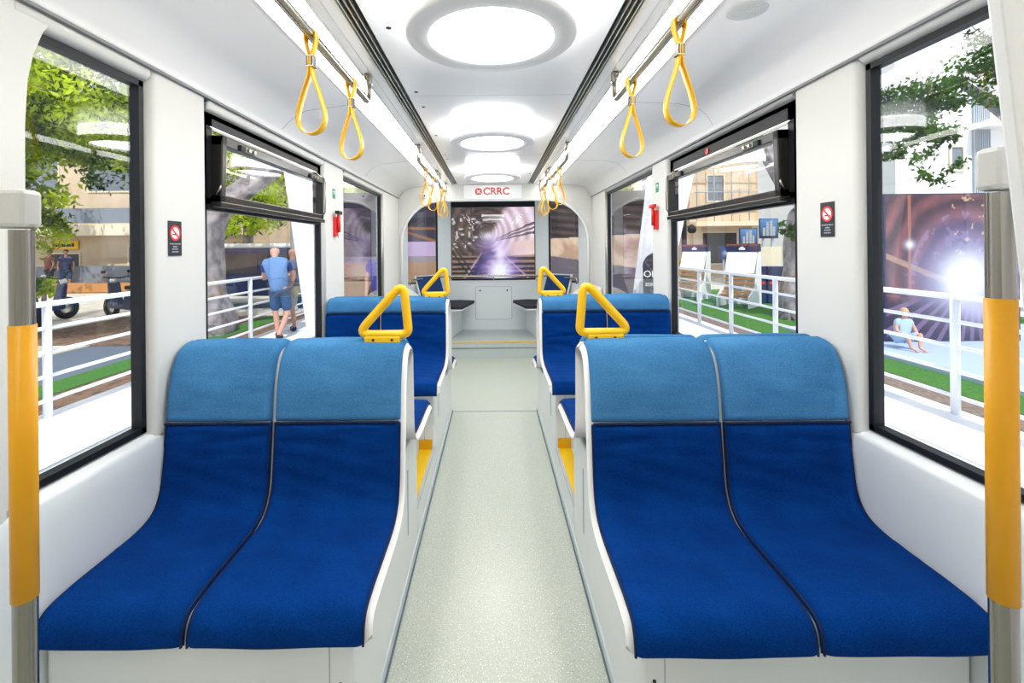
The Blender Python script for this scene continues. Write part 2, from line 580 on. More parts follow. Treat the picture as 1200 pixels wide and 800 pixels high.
# ------------------------------------------------------------------ windows
def window(n, X, s, y0, y1, hopper=False):
    """rubber frame, pane(s) and an optional tilting top sash"""
    o = lambda d: X + s * d
    hs = HL(s)
    root = empty('window_%d' % n, (0, 0, 0))
    root['kind'] = 'structure'
    fr = MB()
    w = 0.020
    def fb(a, b, c_, d):
        fr.box(*sorted((o(.024), o(.060))), a, b, c_, d)
    fb(y0, y0 + w, SILL, hs); fb(y1 - w, y1, SILL, hs)
    fb(y0, y1, hs - w, hs); fb(y0, y1, SILL, SILL + w)
    if hopper:
        fb(y0, y1, 1.575, 1.625)
        fb(y0, y1, 1.93, hs)
        fb(y0, y0 + .06, 1.6, hs); fb(y1 - .05, y1, 1.6, hs)
    fr.build('window_frame', M['black'], root)
    g = MB()
    g.box(*sorted((o(.040), o(.044))), y0 + .01, y1 - .01, SILL + .01, 1.6 if hopper else hs - .01)
    g.build('pane', M['glass'], root)
    if hopper:
        up = MB()
        up.box(*sorted((o(.012), o(.036))), y0 + .03, y1 - .10, 1.922, 1.926)
        up.build('drip_strip', M['alu'], root)
        T = Matrix.Translation((o(.02), 0, 1.60)) @ Matrix.Rotation(R(-s * 1.8), 4, 'Y') @ Matrix.Translation((-o(.02), 0, -1.60))
        a, bb, z0, z1 = y0 + .055, y1 - .055, 1.60, 1.895
        sh = MB()
        xs = sorted((o(-.016), o(.034)))
        def sb(p, q, u, v_, xx=None):
            x_ = xx or xs
            sh.box(x_[0], x_[1], p, q, u, v_, .004)
        sb(a, bb, z0, z0 + .042); sb(a, bb, z1 - .042, z1)
        sb(a, a + .035, z0, z1); sb(bb - .035, bb, z0, z1)
        sb(a - .01, bb + .01, z0 - .012, z0 + .012, sorted((o(-.022), o(.03))))
        sh.v = [(T @ Vector(p))[:] for p in sh.v]
        so_ = sh.build('hopper_sash', M['sash'], root)
        gp = MB()
        gp.box(*sorted((o(.006), o(.010))), a + .03, bb - .03, z0 + .035, z1 - .035)
        gp.v = [(T @ Vector(p))[:] for p in gp.v]
        gp.build('hopper_pane', M['glass'], so_)
        for q in (a + .18, bb - .22):
            la = MB()
            la.box(*sorted((o(-.022), o(-.012))), q, q + .09, z1 - .036, z1 - .014, .003)
            la.box(*sorted((o(-.032), o(-.012))), q + .015, q + .03, z1 - .034, z1 - .016, .003)
            la.box(*sorted((o(-.032), o(-.012))), q + .06, q + .075, z1 - .034, z1 - .016, .003)
            la.v = [(T @ Vector(p))[:] for p in la.v]
            la.build('latch', M['steel'], so_)
            la = MB()
            la.box(*sorted((o(-.026), o(-.010))), q - .05, q - .008, z1 - .040, z1 - .012, .004)
            la.v = [(T @ Vector(p))[:] for p in la.v]
            la.build('hinge_block', M['black'], so_)
        # scissor stay on the far end
        st = MB()
        pth = [(o(.0), bb + .012, 1.63), (o(-.022), bb + .012, 1.66), (o(-.028), bb + .012, 1.87), (o(-.015), bb + .012, 1.89), (o(-.01), bb - .10, 1.905)]
        st.tube(pth, .005, 8)
        st.build('stay_rod', M['railmetal'], so_)
        st = MB()
        st.tube([(o(.0), a - .012, 1.64), (o(-.02), a - .014, 1.665), (o(-.02), a - .012, 1.68)], .005, 8)
        st.build('stay_rod', M['railmetal'], so_)
        if s > 0:
            rd = MB()
            rd.lathe([(0, 0), (.019, 0), (.019, -.002), (0, -.002)], (o(.021), 2.72, 1.955), 'x', 24, False)
            rd.build('red_dot', M['signred'], root)
    return root
k = 1
for (a, bb) in OPEN:
    window(k, XL, -1, a, bb, k == 2); k += 1
for (a, bb) in OPENR:
    window(k, XR, 1, a, bb, k == 5); k += 1

# ------------------------------------------------------------------ ceiling
cm = MB()
cm.box(-.435, .435, YB, YE, HC, HC + .12)
for s in (-1, 1):
    cm.box(*sorted((s * .512, s * .585)), YB, YE, HC - .004, HC + .12)
    cm.box(*sorted((s * .435, s * .512)), YB, YE, HC + .03, HC + .12)
ce = struct('ceiling', cm, M['ceil'])
for s in (-1, 1):
    X = XL if s < 0 else XR
    cv = MB()
    e = abs(X)
    dz = .0 if s < 0 else .02
    pr = [(s * .745, HC - .004), (s * .78, HC - .006), (s * 1.02, HC - .035 + dz), (s * (e - .10), HC - .065 + dz), (s * (e - .055), HC - .10 + dz), (s * (e - .025), JOINT + .03), (s * (e - .012), JOINT + .012), (s * (e - .012), JOINT), (s * (e + .10), JOINT), (s * (e + .10), HC + .12), (s * .745, HC + .12)]
    cv.prism(pr, YB, YE, 'y', True)
    cv.build('cove_lining', M['cove'], ce)
    jt = MB()
    jt.box(*sorted((s * (e - .014), s * (e + .004))), YB, YE, JOINT - .008, JOINT + .001)
    jt.build('joint_gasket', mat('grey_gasket', (0.22, 0.23, 0.24), 0.5), ce)
    # seams across the cove panels
    sm = MB()
    for yy in (2.55, 4.2):
        q = [Vector((p[0] , yy, p[1] - .0006)) for p in pr[:6]]
        sm.ribbon(q, .003, .0012, (0, 1, 0))
    sm.build('panel_seam', M['signgrey'], ce)
    # slot outlet with fins
    vn = MB()
    vn.box(*sorted((s * .436, s * .511)), YB, YE, HC + .022, HC + .029)
    vo = vn.build('air_slot', M['dark'], ce)
    fi = MB()
    for xx in (.455, .474, .493):
        fi.box(*sorted((s * xx, s * (xx + .004))), YB, YE, HC + .004, HC + .022)
    fi.box(*sorted((s * .500, s * .512)), YB, YE, HC - .006, HC + .002)
    fi.build('slot_fins', M['alu'], vo)
    # light strip
    ls = MB()
    ls.prism([(s * .590, HC + .02), (s * .590, HC - .012), (s * .612, HC - .022), (s * .720, HC - .022), (s * .742, HC - .012), (s * .742, HC + .02)], YB, YE - .05, 'y')
    ls.build('light_strip', M['strip'], ce)
    le = MB()
    le.box(*sorted((s * .583, s * .590)), YB, YE, HC - .012, HC + .02)
    le.box(*sorted((s * .742, s * .747)), YB, YE, HC - .012, HC + .02)
    le.box(*sorted((s * .545, s * .549)), YB, YE, HC - .007, HC - .003)
    le.build('strip_edge', M['alu'], ce)
sc_ = MB()
for yy in (2.43, 4.0, 5.2):
    sc_.box(-.435, .435, yy - .0015, yy + .0015, HC - .0008, HC + .001)
sc_.build('panel_seam', M['signgrey'], ce)
for (px, py) in ((-.37, 1.68), (-.385, 2.37), (-.385, 2.62), (-.395, 3.28), (-.40, 3.95), (-.40, 4.15), (.40, 5.0)):
    sw = MB()
    sw.lathe([(0, -.002), (.009, -.002), (.011, .001), (.011, .003)], (px, py, HC), 'z', 16)
    sw.build('screw_cap', M['dark'], ce)
sp = MB()
spx, spy = .86, 1.56
zc_ = HC - .006 - (spx - .78) / .24 * .03 + .0065
for rr in np.arange(.008, .062, .0075):
    sp.lathe([(rr, 0), (rr, -.0015), (rr + .003, -.0015), (rr + .003, 0)], (spx, spy, zc_ + .0), 'z', 36)
sg = sp.build('speaker_grille', M['base'], ce)
sg.location = (0, 0, -.002)
# roof
rf = MB()
rf.box(XL - .15, XR + .15, YB - .1, 7.4, HC + .125, HC + .30)
struct('roof', rf, M['white'])

# ------------------------------------------------------------------ round ceiling lamps
def lamp():
    r = empty('ceiling_lamp')
    d = MB()
    d.lathe([(.262, -.001), (.262, -.075)], (0, 0, 0), 'z', 72)
    d.build('glowing_side', M['ringside'], r)
    p = MB()
    p.lathe([(.212, -.060), (.207, -.096), (.212, -.101), (.278, -.101), (.284, -.096), (.284, -.080), (.278, -.075), (.22, -.075), (.212, -.06)], (0, 0, 0), 'z', 96)
    p.build('ring_plate', M['ringplate'], r)
    q = MB()
    q.lathe([(.209, -.085), (.20, -.078), (.16, -.066), (.10, -.057), (.05, -.053), (0.0001, -.052)], (0, 0, 0), 'z', 72)
    q.build('dome_diffuser', M['lampdome'], r)
    return r
L0 = lamp()
for i, (yy, lb) in enumerate(((1.56, 'large round ring lamp on the ceiling, nearest one cut by the top of the picture'),
                              (3.12, 'round glowing ring lamp in the middle of the ceiling between the other two'),
                              (4.68, 'farthest round glowing ring lamp, just in front of the red lettering'))):
    q = L0 if i == 0 else copy_tree(L0)
    q.location = (0, yy, HC)
    tag(q, lb, 'ceiling lamp', 'round ring lamps along the ceiling')

# ------------------------------------------------------------------ overhead rails and straps
RH, RX = 2.07, .562
def rail(x, y0, y1, label):
    r = empty('grab_rail', (x, (y0 + y1) / 2, RH), label=label, cat='grab rail', group='overhead grab rails')
    h = (y1 - y0) / 2
    b = .03
    m = MB()
    pth = []
    top = HC - RH
    def bend(sy):
        return [(0, sy * h, top - .004), (0, sy * h, b + .02)] + [(0, sy * (h - b + b * math.cos(R(a))), b - b * math.sin(R(a))) for a in (0, 22, 45, 67, 90)]
    pth = bend(-1) + [(0, q * (h - b) , 0) for q in (-.5, 0, .5)] + bend(1)[::-1]
    m.tube(pth, .0155, 14)
    m.build('tube', M['railmetal'], r)
    for sy in (-1, 1):
        c_ = MB()
        c_.box(-.020, .020, sy * h - .012, sy * h + .012, top - .055, top - .006, .006)
        br = c_.build('ceiling_bracket', M['railmetal'], r)
        d = MB()
        for zz in (.018, .040):
            d.lathe([(0.0001, sy * -.0), (.004, 0), (.004, .003), (.0001, .003)], (0, sy * h - .0155, top - zz), 'y', 10)
        d.build('bolt', M['steel'], br)
    return r
rail(-RX, -.6, 2.11, 'nearest overhead steel grab rail on the left, carrying two big strap loops')
rail(-RX, 3.55, 4.68, 'middle overhead steel grab rail on the left side of the ceiling')
rail(-RX, 4.90, 5.58, 'farthest short overhead grab rail on the left, by the cab')
rail(RX, -.6, 2.11, 'nearest overhead steel grab rail on the right, carrying two big strap loops')
rail(RX, 3.50, 4.60, 'middle overhead steel grab rail on the right side of the ceiling')
rail(RX, 4.80, 5.50, 'farthest short overhead grab rail on the right, by the cab')

def strap():
    r = empty('hanging_strap')
    m = MB()
    # loop over rail: ribbon in the x-z plane, origin on the rail axis
    rr = .0185
    over = [(rr * math.cos(R(a)), 0, rr * math.sin(R(a))) for a in range(-20, 201, 20)]
    neck = .072
    def side(s):
        return [(s * .017, 0, -.018), (s * .010, 0, -.045), (s * .0045, 0, -.064), (s * .0035, 0, -neck), (s * .0035, 0, -.100), (s * .006, 0, -.125),
                (s * .020, 0, -.165), (s * .034, 0, -.205), (s * .043, 0, -.238), (s * .046, 0, -.262), (s * .040, 0, -.285), (s * .026, 0, -.301), (s * .010, 0, -.308)]
    path = over + side(-1)
    path = [tuple(p) for p in over] + side(-1) + [(0, 0, -.309)] + side(1)[::-1]
    m.ribbon(path, .026, .0035, (0, 1, 0), closed=True)
    o = m.build('strap_loop', M['strap'], r)
    c_ = MB()
    c_.box(-.0115, .0115, -.0125, .0125, -.102, -.066, .003)
    c_.build('metal_clip', M['steel'], r)
    c_ = MB()
    c_.box(-.0125, .0125, -.0133, .0133, -.1015, -.0985, .001)
    c_.build('clip_rib', M['railmetal'], r)
    c_ = MB()
    c_.box(-.0125, .0125, -.0133, .0133, -.0695, -.0665, .001)
    c_.build('clip_rib', M['railmetal'], r)
    return r
S0 = strap()
spec = [(-RX, 1.45, -3, 'biggest yellow strap loop at top left, nearest the camera'),
        (-RX, 1.86, -5, 'smaller yellow strap loop second from the front on the left grab rail'),
        (-RX, 3.92, -7, 'distant yellow strap loop on the left, nearer one on the middle rail'),
        (-RX, 4.36, -6, 'distant yellow strap loop on the left, farther one on the middle rail'),
        (-RX, 5.08, -9, 'tiny yellow strap loop on the left cab-end rail, nearer of its pair'),
        (-RX, 5.42, -6, 'tiny yellow strap loop on the left cab-end rail, farthest of all'),
        (RX, 1.39, 3, 'biggest yellow strap loop at top right, nearest the camera'),
        (RX, 1.87, 5, 'smaller yellow strap loop second from the front on the right grab rail'),
        (RX, 3.90, 8, 'distant yellow strap loop on the right, nearer one on the middle rail'),
        (RX, 4.36, 5, 'distant yellow strap loop on the right, farther one on the middle rail'),
        (RX, 5.0, 8, 'tiny yellow strap loop on the right cab-end rail, nearer of its pair'),
        (RX, 5.36, 5, 'tiny yellow strap loop on the right cab-end rail, farthest of all')]
for i, (x, y, a, lb) in enumerate(spec):
    q = S0 if i == 0 else copy_tree(S0)
    q.location = (x, y, RH)
    q.rotation_euler = (0, 0, R(a * 2.6))
    tag(q, lb, 'hanging strap', 'yellow hanging straps')

# ------------------------------------------------------------------ seats
def smooth_prof(P, n=13):
    """Catmull-Rom through P"""
    P = [Vector(p) for p in P]
    out = []
    for i in range(len(P) - 1):
        p0 = P[max(i - 1, 0)]; p1 = P[i]; p2 = P[i + 1]; p3 = P[min(i + 2, len(P) - 1)]
        for k in range(n):
            t = k / n
            out.append(0.5 * ((2 * p1) + (-p0 + p2) * t + (2 * p0 - 5 * p1 + 4 * p2 - p3) * t * t + (-p0 + 3 * p1 - 3 * p2 + p3) * t ** 3))
    out.append(P[-1])
    return out
def loft(prof, x0, x1, out, inn, round_=.028, nx=20, puff=.006, endr=True, wr=0.0, seed=0):
    """sheet following prof (y,z), thickness from -inn to +out along the normal, rounded side edges"""
    N = len(prof)
    nr = []
    for i in range(N):
        a = prof[max(i - 1, 0)]; b = prof[min(i + 1, N - 1)]
        t = (b - a).normalized()
        nr.append(Vector((-t.y, t.x)))
    xs = []
    w = x1 - x0
    for k in range(nx + 1):
        u = k / nx
        xs.append(x0 + w * (0.5 - 0.5 * math.cos(math.pi * u)))
    acc = [0]
    for i in range(1, N):
        acc.append(acc[-1] + (prof[i] - prof[i - 1]).length)
    Lt = acc[-1]
    v, f = [], []
    for i in range(N):
        for x in xs:
            d = min(x - x0, x1 - x)
            e = math.sqrt(max(0, 1 - (1 - min(1, d / round_)) ** 2))
            de = min(acc[i], Lt - acc[i])
            e2 = math.sqrt(max(0, 1 - (1 - min(1, de / round_)) ** 2)) if endr else 1
            o = -inn + (out + inn) * (e * e2) + puff * math.sin(math.pi * (x - x0) / w)
            if wr:
                o += wr * (math.sin(x * 23 + seed + acc[i] * 31) * math.sin(acc[i] * 57 + seed * 2 + x * 4)) * e * e2
            if wr > .002:
                c0 = .705 + .012 * math.sin(x * 9 + seed)
                for dc, am in ((0, .0075), (.032, .0035), (-.05, .0035), (.075, .002)):
                    o -= am * math.exp(-((acc[i] - c0 - dc) / .0105) ** 2) * (.45 + .55 * math.sin(x * 13 + seed * 3 + dc * 90)) * e
            p = prof[i] + nr[i] * o
            v.append((x, p.x, p.y))
    m = nx + 1
    for i in range(N - 1):
        for k in range(nx):
            f.append((i * m + k, i * m + k + 1, (i + 1) * m + k + 1, (i + 1) * m + k))
    base = len(v)
    for i in range(N):
        for x in (x0, x1):
            p = prof[i] - nr[i] * (inn)
            v.append((x, p.x, p.y))
    for i in range(N - 1):
        f.append((base + 2 * i, base + 2 * i + 1, base + 2 * i + 3, base + 2 * i + 2))
        f.append((i * m, (i + 1) * m, base + 2 * i + 2, base + 2 * i))
        f.append((i * m + nx, (i + 1) * m + nx, base + 2 * i + 3, base + 2 * i + 1))
    f.append(tuple(list(range(m)) + [base + 1, base]))
    f.append(tuple([(N - 1) * m + k for k in range(m)] + [base + 2 * N - 1, base + 2 * N - 2]))
    b = MB()
    b.add(v, f, True)
    return b

# profiles relative to (0 = top of back in y), seat facing -y
LOWP = [(-.602, .400), (-.600, .425), (-.590, .455), (-.560, .478), (-.48, .487), (-.36, .488), (-.25, .492), (-.185, .515), (-.150, .57), (-.135, .66), (-.120, .79)]
LOWT = [(-.120, .792), (-.108, .90), (-.088, .975), (-.058, 1.025), (-.018, 1.046), (.03, 1.05)]
HIGP = [(-.604, .548), (-.602, .57), (-.590, .60), (-.565, .618), (-.46, .625), (-.28, .625), (-.16, .632), (-.095, .655), (-.068, .70), (-.060, .80), (-.052, .955)]
HIGT = [(-.052, .957), (-.046, 1.0), (-.030, 1.03), (.0, 1.046), (.03, 1.05)]

def seat(x0, x1, y, face, high, label, group, seed=0, ins_l=.016, ins_r=.016):
    """face -1: faces the camera; +1: faces away"""
    P = HIGP if high else LOWP
    T = HIGT if high else LOWT
    cx = (x0 + x1) / 2
    r = empty('bus_seat', (cx, y, 0), label=label, cat='seat', group=group)
    h = (x1 - x0) / 2
    fl = -1 if face > 0 else 1
    def fin(b):
        b.v = [(p[0], p[1] * fl, p[2]) for p in b.v]
        return b
    low = [Vector(p) for p in smooth_prof(P)]
    top = [Vector(p) for p in smooth_prof(T)]
    o = fin(loft(low, -h + ins_l, h - ins_r, .010, .016, .022, 26, .004, True, .0022, seed)).build('cushion', M['blue'], r)
    fin(loft(top, -h + ins_l, h - ins_r, .010, .016, .020, 22, .003, True, .0008, seed)).build('headrest_cover', M['light'], r)
    q = MB()
    pj = (top[0] + low[-1]) / 2
    q.tube([(-h + ins_l + .004, pj.x - .0065, pj.y), (h - ins_r - .004, pj.x - .0065, pj.y)], .0042, 8)
    fin(q).build('cross_seam', M['seam'], o)
    # white shell a little wider, with the lip showing at the edges
    full = smooth_prof([(P[0][0] + .004, P[0][1] - .008)] + P[:-1] + T)
    fin(loft(full, -h, h, -.010, .030, .008, 8, 0, False)).build('seat_shell', M['shell'], r)
    # side piping
    for s in (-1, 1):
        q = MB()
        n = [Vector(p) for p in low]
        path = []
        for i in range(2, len(n) - 1):
            t = (n[i + 1] - n[i - 1]).normalized()
            nn = Vector((-t.y, t.x))
            p = n[i] + nn * -.004
            path.append((s * (h - (ins_l if s < 0 else ins_r) - .002), p.x, p.y))
        q.tube(path, .0035, 6)
        fin(q).build('piping', M['seam'], o)
    return r

def handle(x, y, s, label):
    """triangular grip, upright side towards the aisle; s: direction towards the wall"""
    r = empty('triangular_grip', (x, y, 1.05), label=label, cat='grab handle', group='yellow triangular grab handles')
    A, B, C_ = Vector((0, 0, .03)), Vector((s * .195, 0, .03)), Vector((s * .018, 0, .225))
    pts = [A, C_, B]
    path = []
    rad = .03
    for i in range(3):
        p = pts[i]; a = (pts[i - 1] - p).normalized(); b = (pts[(i + 1) % 3] - p).normalized()
        ang = a.angle(b)
        d = rad / math.tan(ang / 2) * .8
        s0 = p + a * d; s1 = p + b * d
        for k in range(9):
            t = k / 8
            path.append(s0 * (1 - t) ** 2 + p * 2 * t * (1 - t) + s1 * t * t)
    m = MB()
    m.tube(path, .0165, 14, closed=True)
    m.build('triangle_tube', M['yellow'], r)
    b = MB()
    b.box(*sorted((s * .03, s * .165)), -.018, .018, -.004, .026, .006)
    b.build('foot_plate', M['yellow'], r)
    for q in (.06, .13):
        d = MB()
        d.lathe([(.0001, -.0), (.005, 0), (.005, -.003), (.0001, -.003)], (s * q, -.017, .012), 'y', 12)
        d.build('screw', M['dark'], r)
    return r

for s, X, side in ((-1, abs(XL), 'left'), (1, abs(XR), 'right')):
    mid = .785
    def rng_(a, b):
        return (min(s * a, s * b), max(s * a, s * b))
    wall = X + .0
    for (y, face, high, row) in ((1.768 if s < 0 else 1.728, -1, False, 0), (1.815, 1, True, 1), (3.285, -1, True, 2), (3.39, 1, False, 3)):
        for k, (a, b) in enumerate(((.320, mid), (mid + .006, wall))):
            pos = 'aisle' if k == 0 else 'window'
            nm = {0: 'blue fabric seat facing the camera in the front %s pair, on the %s side' % (side, pos),
                  1: 'blue seat facing away behind the front %s pair, on the %s side, mostly hidden' % (side, pos),
                  2: 'blue fabric seat facing the camera in the second %s row, on the %s side' % (side, pos),
                  3: 'blue seat facing the cab behind the second %s row, on the %s side, mostly hidden' % (side, pos)}[row]
            gp = {0: 'front row of blue seats', 1: 'raised seats facing away behind the front row', 2: 'second row of blue seats', 3: 'seats facing the cab'}[row]
            a0, b0 = rng_(a, b)
            ia, ib = (.015, .003) if k == 0 else (.003, .006)
            if s < 0: ia, ib = ib, ia
            seat(a0, b0, y, face, high, nm, gp, row * 3 + k + s, ia, ib)
    handle(s * .322, 1.755, s, 'large yellow triangular grab handle on top of the front %s seat' % side)
    handle(s * .325, 3.31, s, 'small distant yellow triangular grab handle on the second %s seat row' % side)
    # plinths
    def plinth(name, poly, x0, label):
        r = empty('seat_plinth', (0, poly[0][0], 0), label=label, cat='seat base', group='pale plinths under the seats')
        m = MB()
        a0, b0 = rng_(x0, wall - .01)
        m.prism([(p[0] - poly[0][0], p[1]) for p in poly], a0, b0, 'x')
        m.build('body', M['base'], r, .012)
        return r
    pa = plinth('a', [(1.20, .0), (1.20, .425), (1.52, .43), (1.63, .52), (1.68, .80), (1.72, .97), (1.80, .97), (1.82, .70), (1.88, .575), (2.20, .565), (2.20, 0)], AX + .005,
                'pale grey plinth carrying the front back-to-back seats on the %s' % side)
    pc = plinth('c', [(2.85, .0), (2.85, .565), (3.17, .575), (3.25, .70), (3.27, .96), (3.36, .97), (3.39, .80), (3.44, .60), (3.56, .43), (3.97, .425), (3.97, 0)], AX + .005,
                'pale grey plinth carrying the second back-to-back seats on the %s' % side)
    for (pp, y0, items) in ((pa, 1.20, [(1.48, .36, .50), (1.95, .2, .47)]), (pc, 2.85, [(3.05, .3, .5)])):
        for (yy, z0, z1) in items:
            g = MB()
            a0, b0 = rng_(AX + .0025, AX + .006)
            g.box(a0, b0, yy - y0, yy - y0 + .014, z0, z1)
            g.build('vent_slot', M['signgrey'], pp)
    for (pp, dy, zz) in ((pc, 0, .51), (pa, 0, .28)):
        g = MB()
        g.lathe([(.0001, -.003), (.0045, -.003), (.005, 0)], (s * (AX + .04), dy, zz), 'y', 12)
        g.build('screw', M['dark'], pp)
        g = MB()
        a0, b0 = rng_(AX + .066, AX + .069)
        g.box(a0, b0, -.0012, .001, 0.02, .42 if pp is pa else .55)
        g.build('panel_seam', M['signgrey'], pp)
    # raised foot well between the rows
    fw = empty('foot_platform', (0, 2.2, 0), label='raised floor with yellow edge between the %s seats' % side, cat='step', group='raised foot wells')
    m = MB()
    a0, b0 = rng_(AX + .005, wall - .01)
    m.box(a0, b0, .001, .649, 0, .17)
    m.build('platform', M['base'], fw)
    m = MB()
    a0, b0 = rng_(AX + .02, AX + .10)
    m.box(a0, b0, .001, .648, .17, .176)
    m.build('yellow_strip', M['nosing'], fw)
    m = MB()
    a0, b0 = rng_(AX + .005, AX + .02)
    m.box(a0, b0, .001, .648, .17, .180)
    m.build('edge_trim', M['signgrey'], fw)
    m = MB()
    a0, b0 = rng_(AX + .02, AX + .10)
    m.box(a0, b0, .640, .6485, .176, .235)
    m.build('orange_kick_plate', M['orange'], fw)
    # skirting along the aisle
    m = MB()
    a0, b0 = rng_(AX - .002, AX + .0045)
    m.box(a0, b0, 1.2, 3.97, 0.013, .05)
    struct('baseboard_%s' % side, m, M['skirt'])

# ------------------------------------------------------------------ near poles
def pole(x, y, htop, zy0, zy1, label, r=.0122):
    p = empty('stanchion_pole', (x, y, 0), label=label, cat='pole', group='steel and orange stanchions')
    m = MB(); m.lathe([(r, 0), (r, htop - .05)], (0, 0, 0), 'z', 32)
    m.build('steel_tube', M['steel'], p)
    m = MB(); m.lathe([(r, zy0), (r + .0012, zy0), (r + .0012, zy1), (r, zy1)], (0, 0, 0), 'z', 32)
    m.build('orange_sleeve', M['sleeve'], p)
    m = MB(); m.lathe([(r, htop - .045), (r + .001, htop - .045), (r + .001, htop - .006), (r - .002, htop - .001), (0.0001, htop - .001)], (0, 0, 0), 'z', 32)
    m.build('plastic_cap', M['cap'], p)
    sg2 = -1 if x < 0 else 1
    m = MB(); m.box(*sorted((-sg2 * (r + .0012), sg2 * (r + .05))), -r - .003, r + .003, htop - .048, htop, .006)
    m.build('cap_elbow', M['cap'], p)
    m = MB(); m.lathe([(.04, 0), (.04, .006), (r, .012)], (0, 0, 0), 'z', 32)
    m.build('floor_flange', M['steel'], p)
    return p
pz = .578
pole(-(578 - 25.5) / 545 * pz, pz, EYE + 74 / 545 * pz, EYE - 404 / 545 * pz, EYE - 84 / 545 * pz, 'steel pole with orange sleeve at the left edge of the picture')
pz = .512
pole((1172 - 578) / 545 * pz, pz, EYE + 113 / 545 * pz, EYE - 417 / 545 * pz, EYE - 64 / 545 * pz, 'steel pole with orange sleeve at the right edge of the picture')
# white leaning screen edge in front of the right pole
m = MB()
m.prism([(.428, 2.1), (.478, 1.64), (.5136, 1.31), (.655, 0.02), (1.15, 0.02), (1.15, 2.1)], .435, .45, 'y')
o = m.build('partition_screen', M['white'], None, .003)
tag(o, 'white leaning screen panel edge at the top right, in front of the pole', 'screen')

# ------------------------------------------------------------------ cab portal
pm = MB()
def portal_pts():
    # outer polygon minus arch, built as two halves (left/right) and a header
    L_, Rr, top, rad = XL + .035, XR - .05, 2.005, .52
    out = []
    out += [(L_, .80)]
    out += arc(L_ + rad, top - rad, rad, 180, 90, 14)
    out += arc(Rr - rad, top - rad, rad, 90, 0, 14)
    out += [(Rr, .80)]
    return out
arch = portal_pts()
n = len(arch)
for (ya, yb) in ((YE, YE + .10),):
    # ring between arch and outer rectangle
    out = []
    for (x, z) in arch:
        ox = XL - .1 if x < -.6 else XR + .1 if x > .6 else x
        oz = HC + .1
        if z <= 1.49:
            out.append((ox, z))
        else:
            # project towards the rectangle
            tx = (x - .03)
            out.append((max(XL - .1, min(XR + .1, .03 + tx * 1.35)), HC + .1))
    out[0] = (XL - .1, .80); out[-1] = (XR + .1, .80)
    v, f_ = [], []
    for y in (ya, yb):
        v += [(p[0], y, p[1]) for p in arch] + [(p[0], y, p[1]) for p in out]
    for i in range(n - 1):
        f_.append((i, i + 1, n + i + 1, n + i))
        f_.append((2 * n + i, 3 * n + i, 3 * n + i + 1, 2 * n + i + 1))
        f_.append((i, 2 * n + i, 2 * n + i + 1, i + 1))
    pm.add(v, f_, False)
pm.box(XL - .1, XL + .035, YE, YE + .10, 0, .80)
pm.box(XR - .05, XR + .1, YE, YE + .10, 0, .80)
wf = struct('wall_front', pm, M['wall'])
# soft rim around the arch
rm = MB()
rm.tube([(p[0], YE - .002, p[1]) for p in arch], .018, 10)
rm.build('arch_rim', M['base'], wf)
# header panel with lettering
hp = MB()
hp.box(-.36, .36, YE - .030, YE - .001, 2.015, HC - .012, .004)
hdr = hp.build('sign_panel', M['ceil'], None)
tag(hdr, 'white header panel with red lettering above the front windscreen', 'sign')
tm = Matrix.Translation((.045, YE - .0315, 2.105)) @ Matrix.Rotation(R(90), 4, 'X')
text_mesh('lettering', 'CRRC', .125, M['logored'], hdr, tm, .0008, .0035)
lg = MB()
cx, cz, yy = -.175, 2.107, YE - .032
for k in range(8):
    a = R(45 * k)
    for q in (0,):
        ca, sa = math.cos(a), math.sin(a)
        pt = [(cx + ca * .012 - sa * .010, cz + sa * .012 + ca * .010), (cx + ca * .012 + sa * .010, cz + sa * .012 - ca * .010),
              (cx + ca * .042 + sa * .018, cz + sa * .042 - ca * .018), (cx + ca * .042 - sa * .018, cz + sa * .042 + ca * .018)]
        if k % 2 == 0:
            lg.prism(pt, yy - .001, yy, 'y')
        else:
            pt2 = [(cx + ca * .030 - sa * .014, cz + sa * .030 + ca * .014), (cx + ca * .030 + sa * .014, cz + sa * .030 - ca * .014),
                   (cx + ca * .046 + sa * .016, cz + sa * .046 - ca * .016), (cx + ca * .046 - sa * .016, cz + sa * .046 + ca * .016)]
            lg.prism(pt2, yy - .001, yy, 'y')
lg.build('logo_mark', M['logored'], hdr)
# small camera on the left of the header
cmr = MB(); cmr.box(-.035, .035, -.03, .03, -.025, .025, .01)
ob = empty('security_camera', (-.86, YE - .04, 2.06), label='tiny white camera under the ceiling beside the left cab arch', cat='camera')
cmr.build('housing', M['white'], ob)
ln = MB(); ln.lathe([(.0001, -.034), (.012, -.034), (.012, -.028)], (.02, 0, -.003), 'y', 14)
ln.build('lens', M['dark'], ob)

# ------------------------------------------------------------------ cab end
CF = 0.20
YF = 6.88
cf = MB()
cf.box(XL - .1, XR + .1, 5.95, YF, 0, CF)
cb = empty('step', (0, 5.95, 0), label='raised pale floor of the cab end with yellow edge line', cat='step')
cf.v = [(p[0], p[1] - 5.95, p[2]) for p in cf.v]
cf.build('tread', M['cabfloor'], cb)
y_ = MB(); y_.box(-.56, .56, -.006, .02, CF - .004, CF + .004)
y_.build('yellow_edge', M['nosing'], cb)
y_ = MB(); y_.box(-1.1, 1.1, -.008, 0, CF - .075, CF - .070)  # shade line across the riser, put in as a thin dark strip
y_.build('riser_shade_line', M['joint'], cb)
# front end shell : lower wall, windscreen pillars
fw_ = MB()
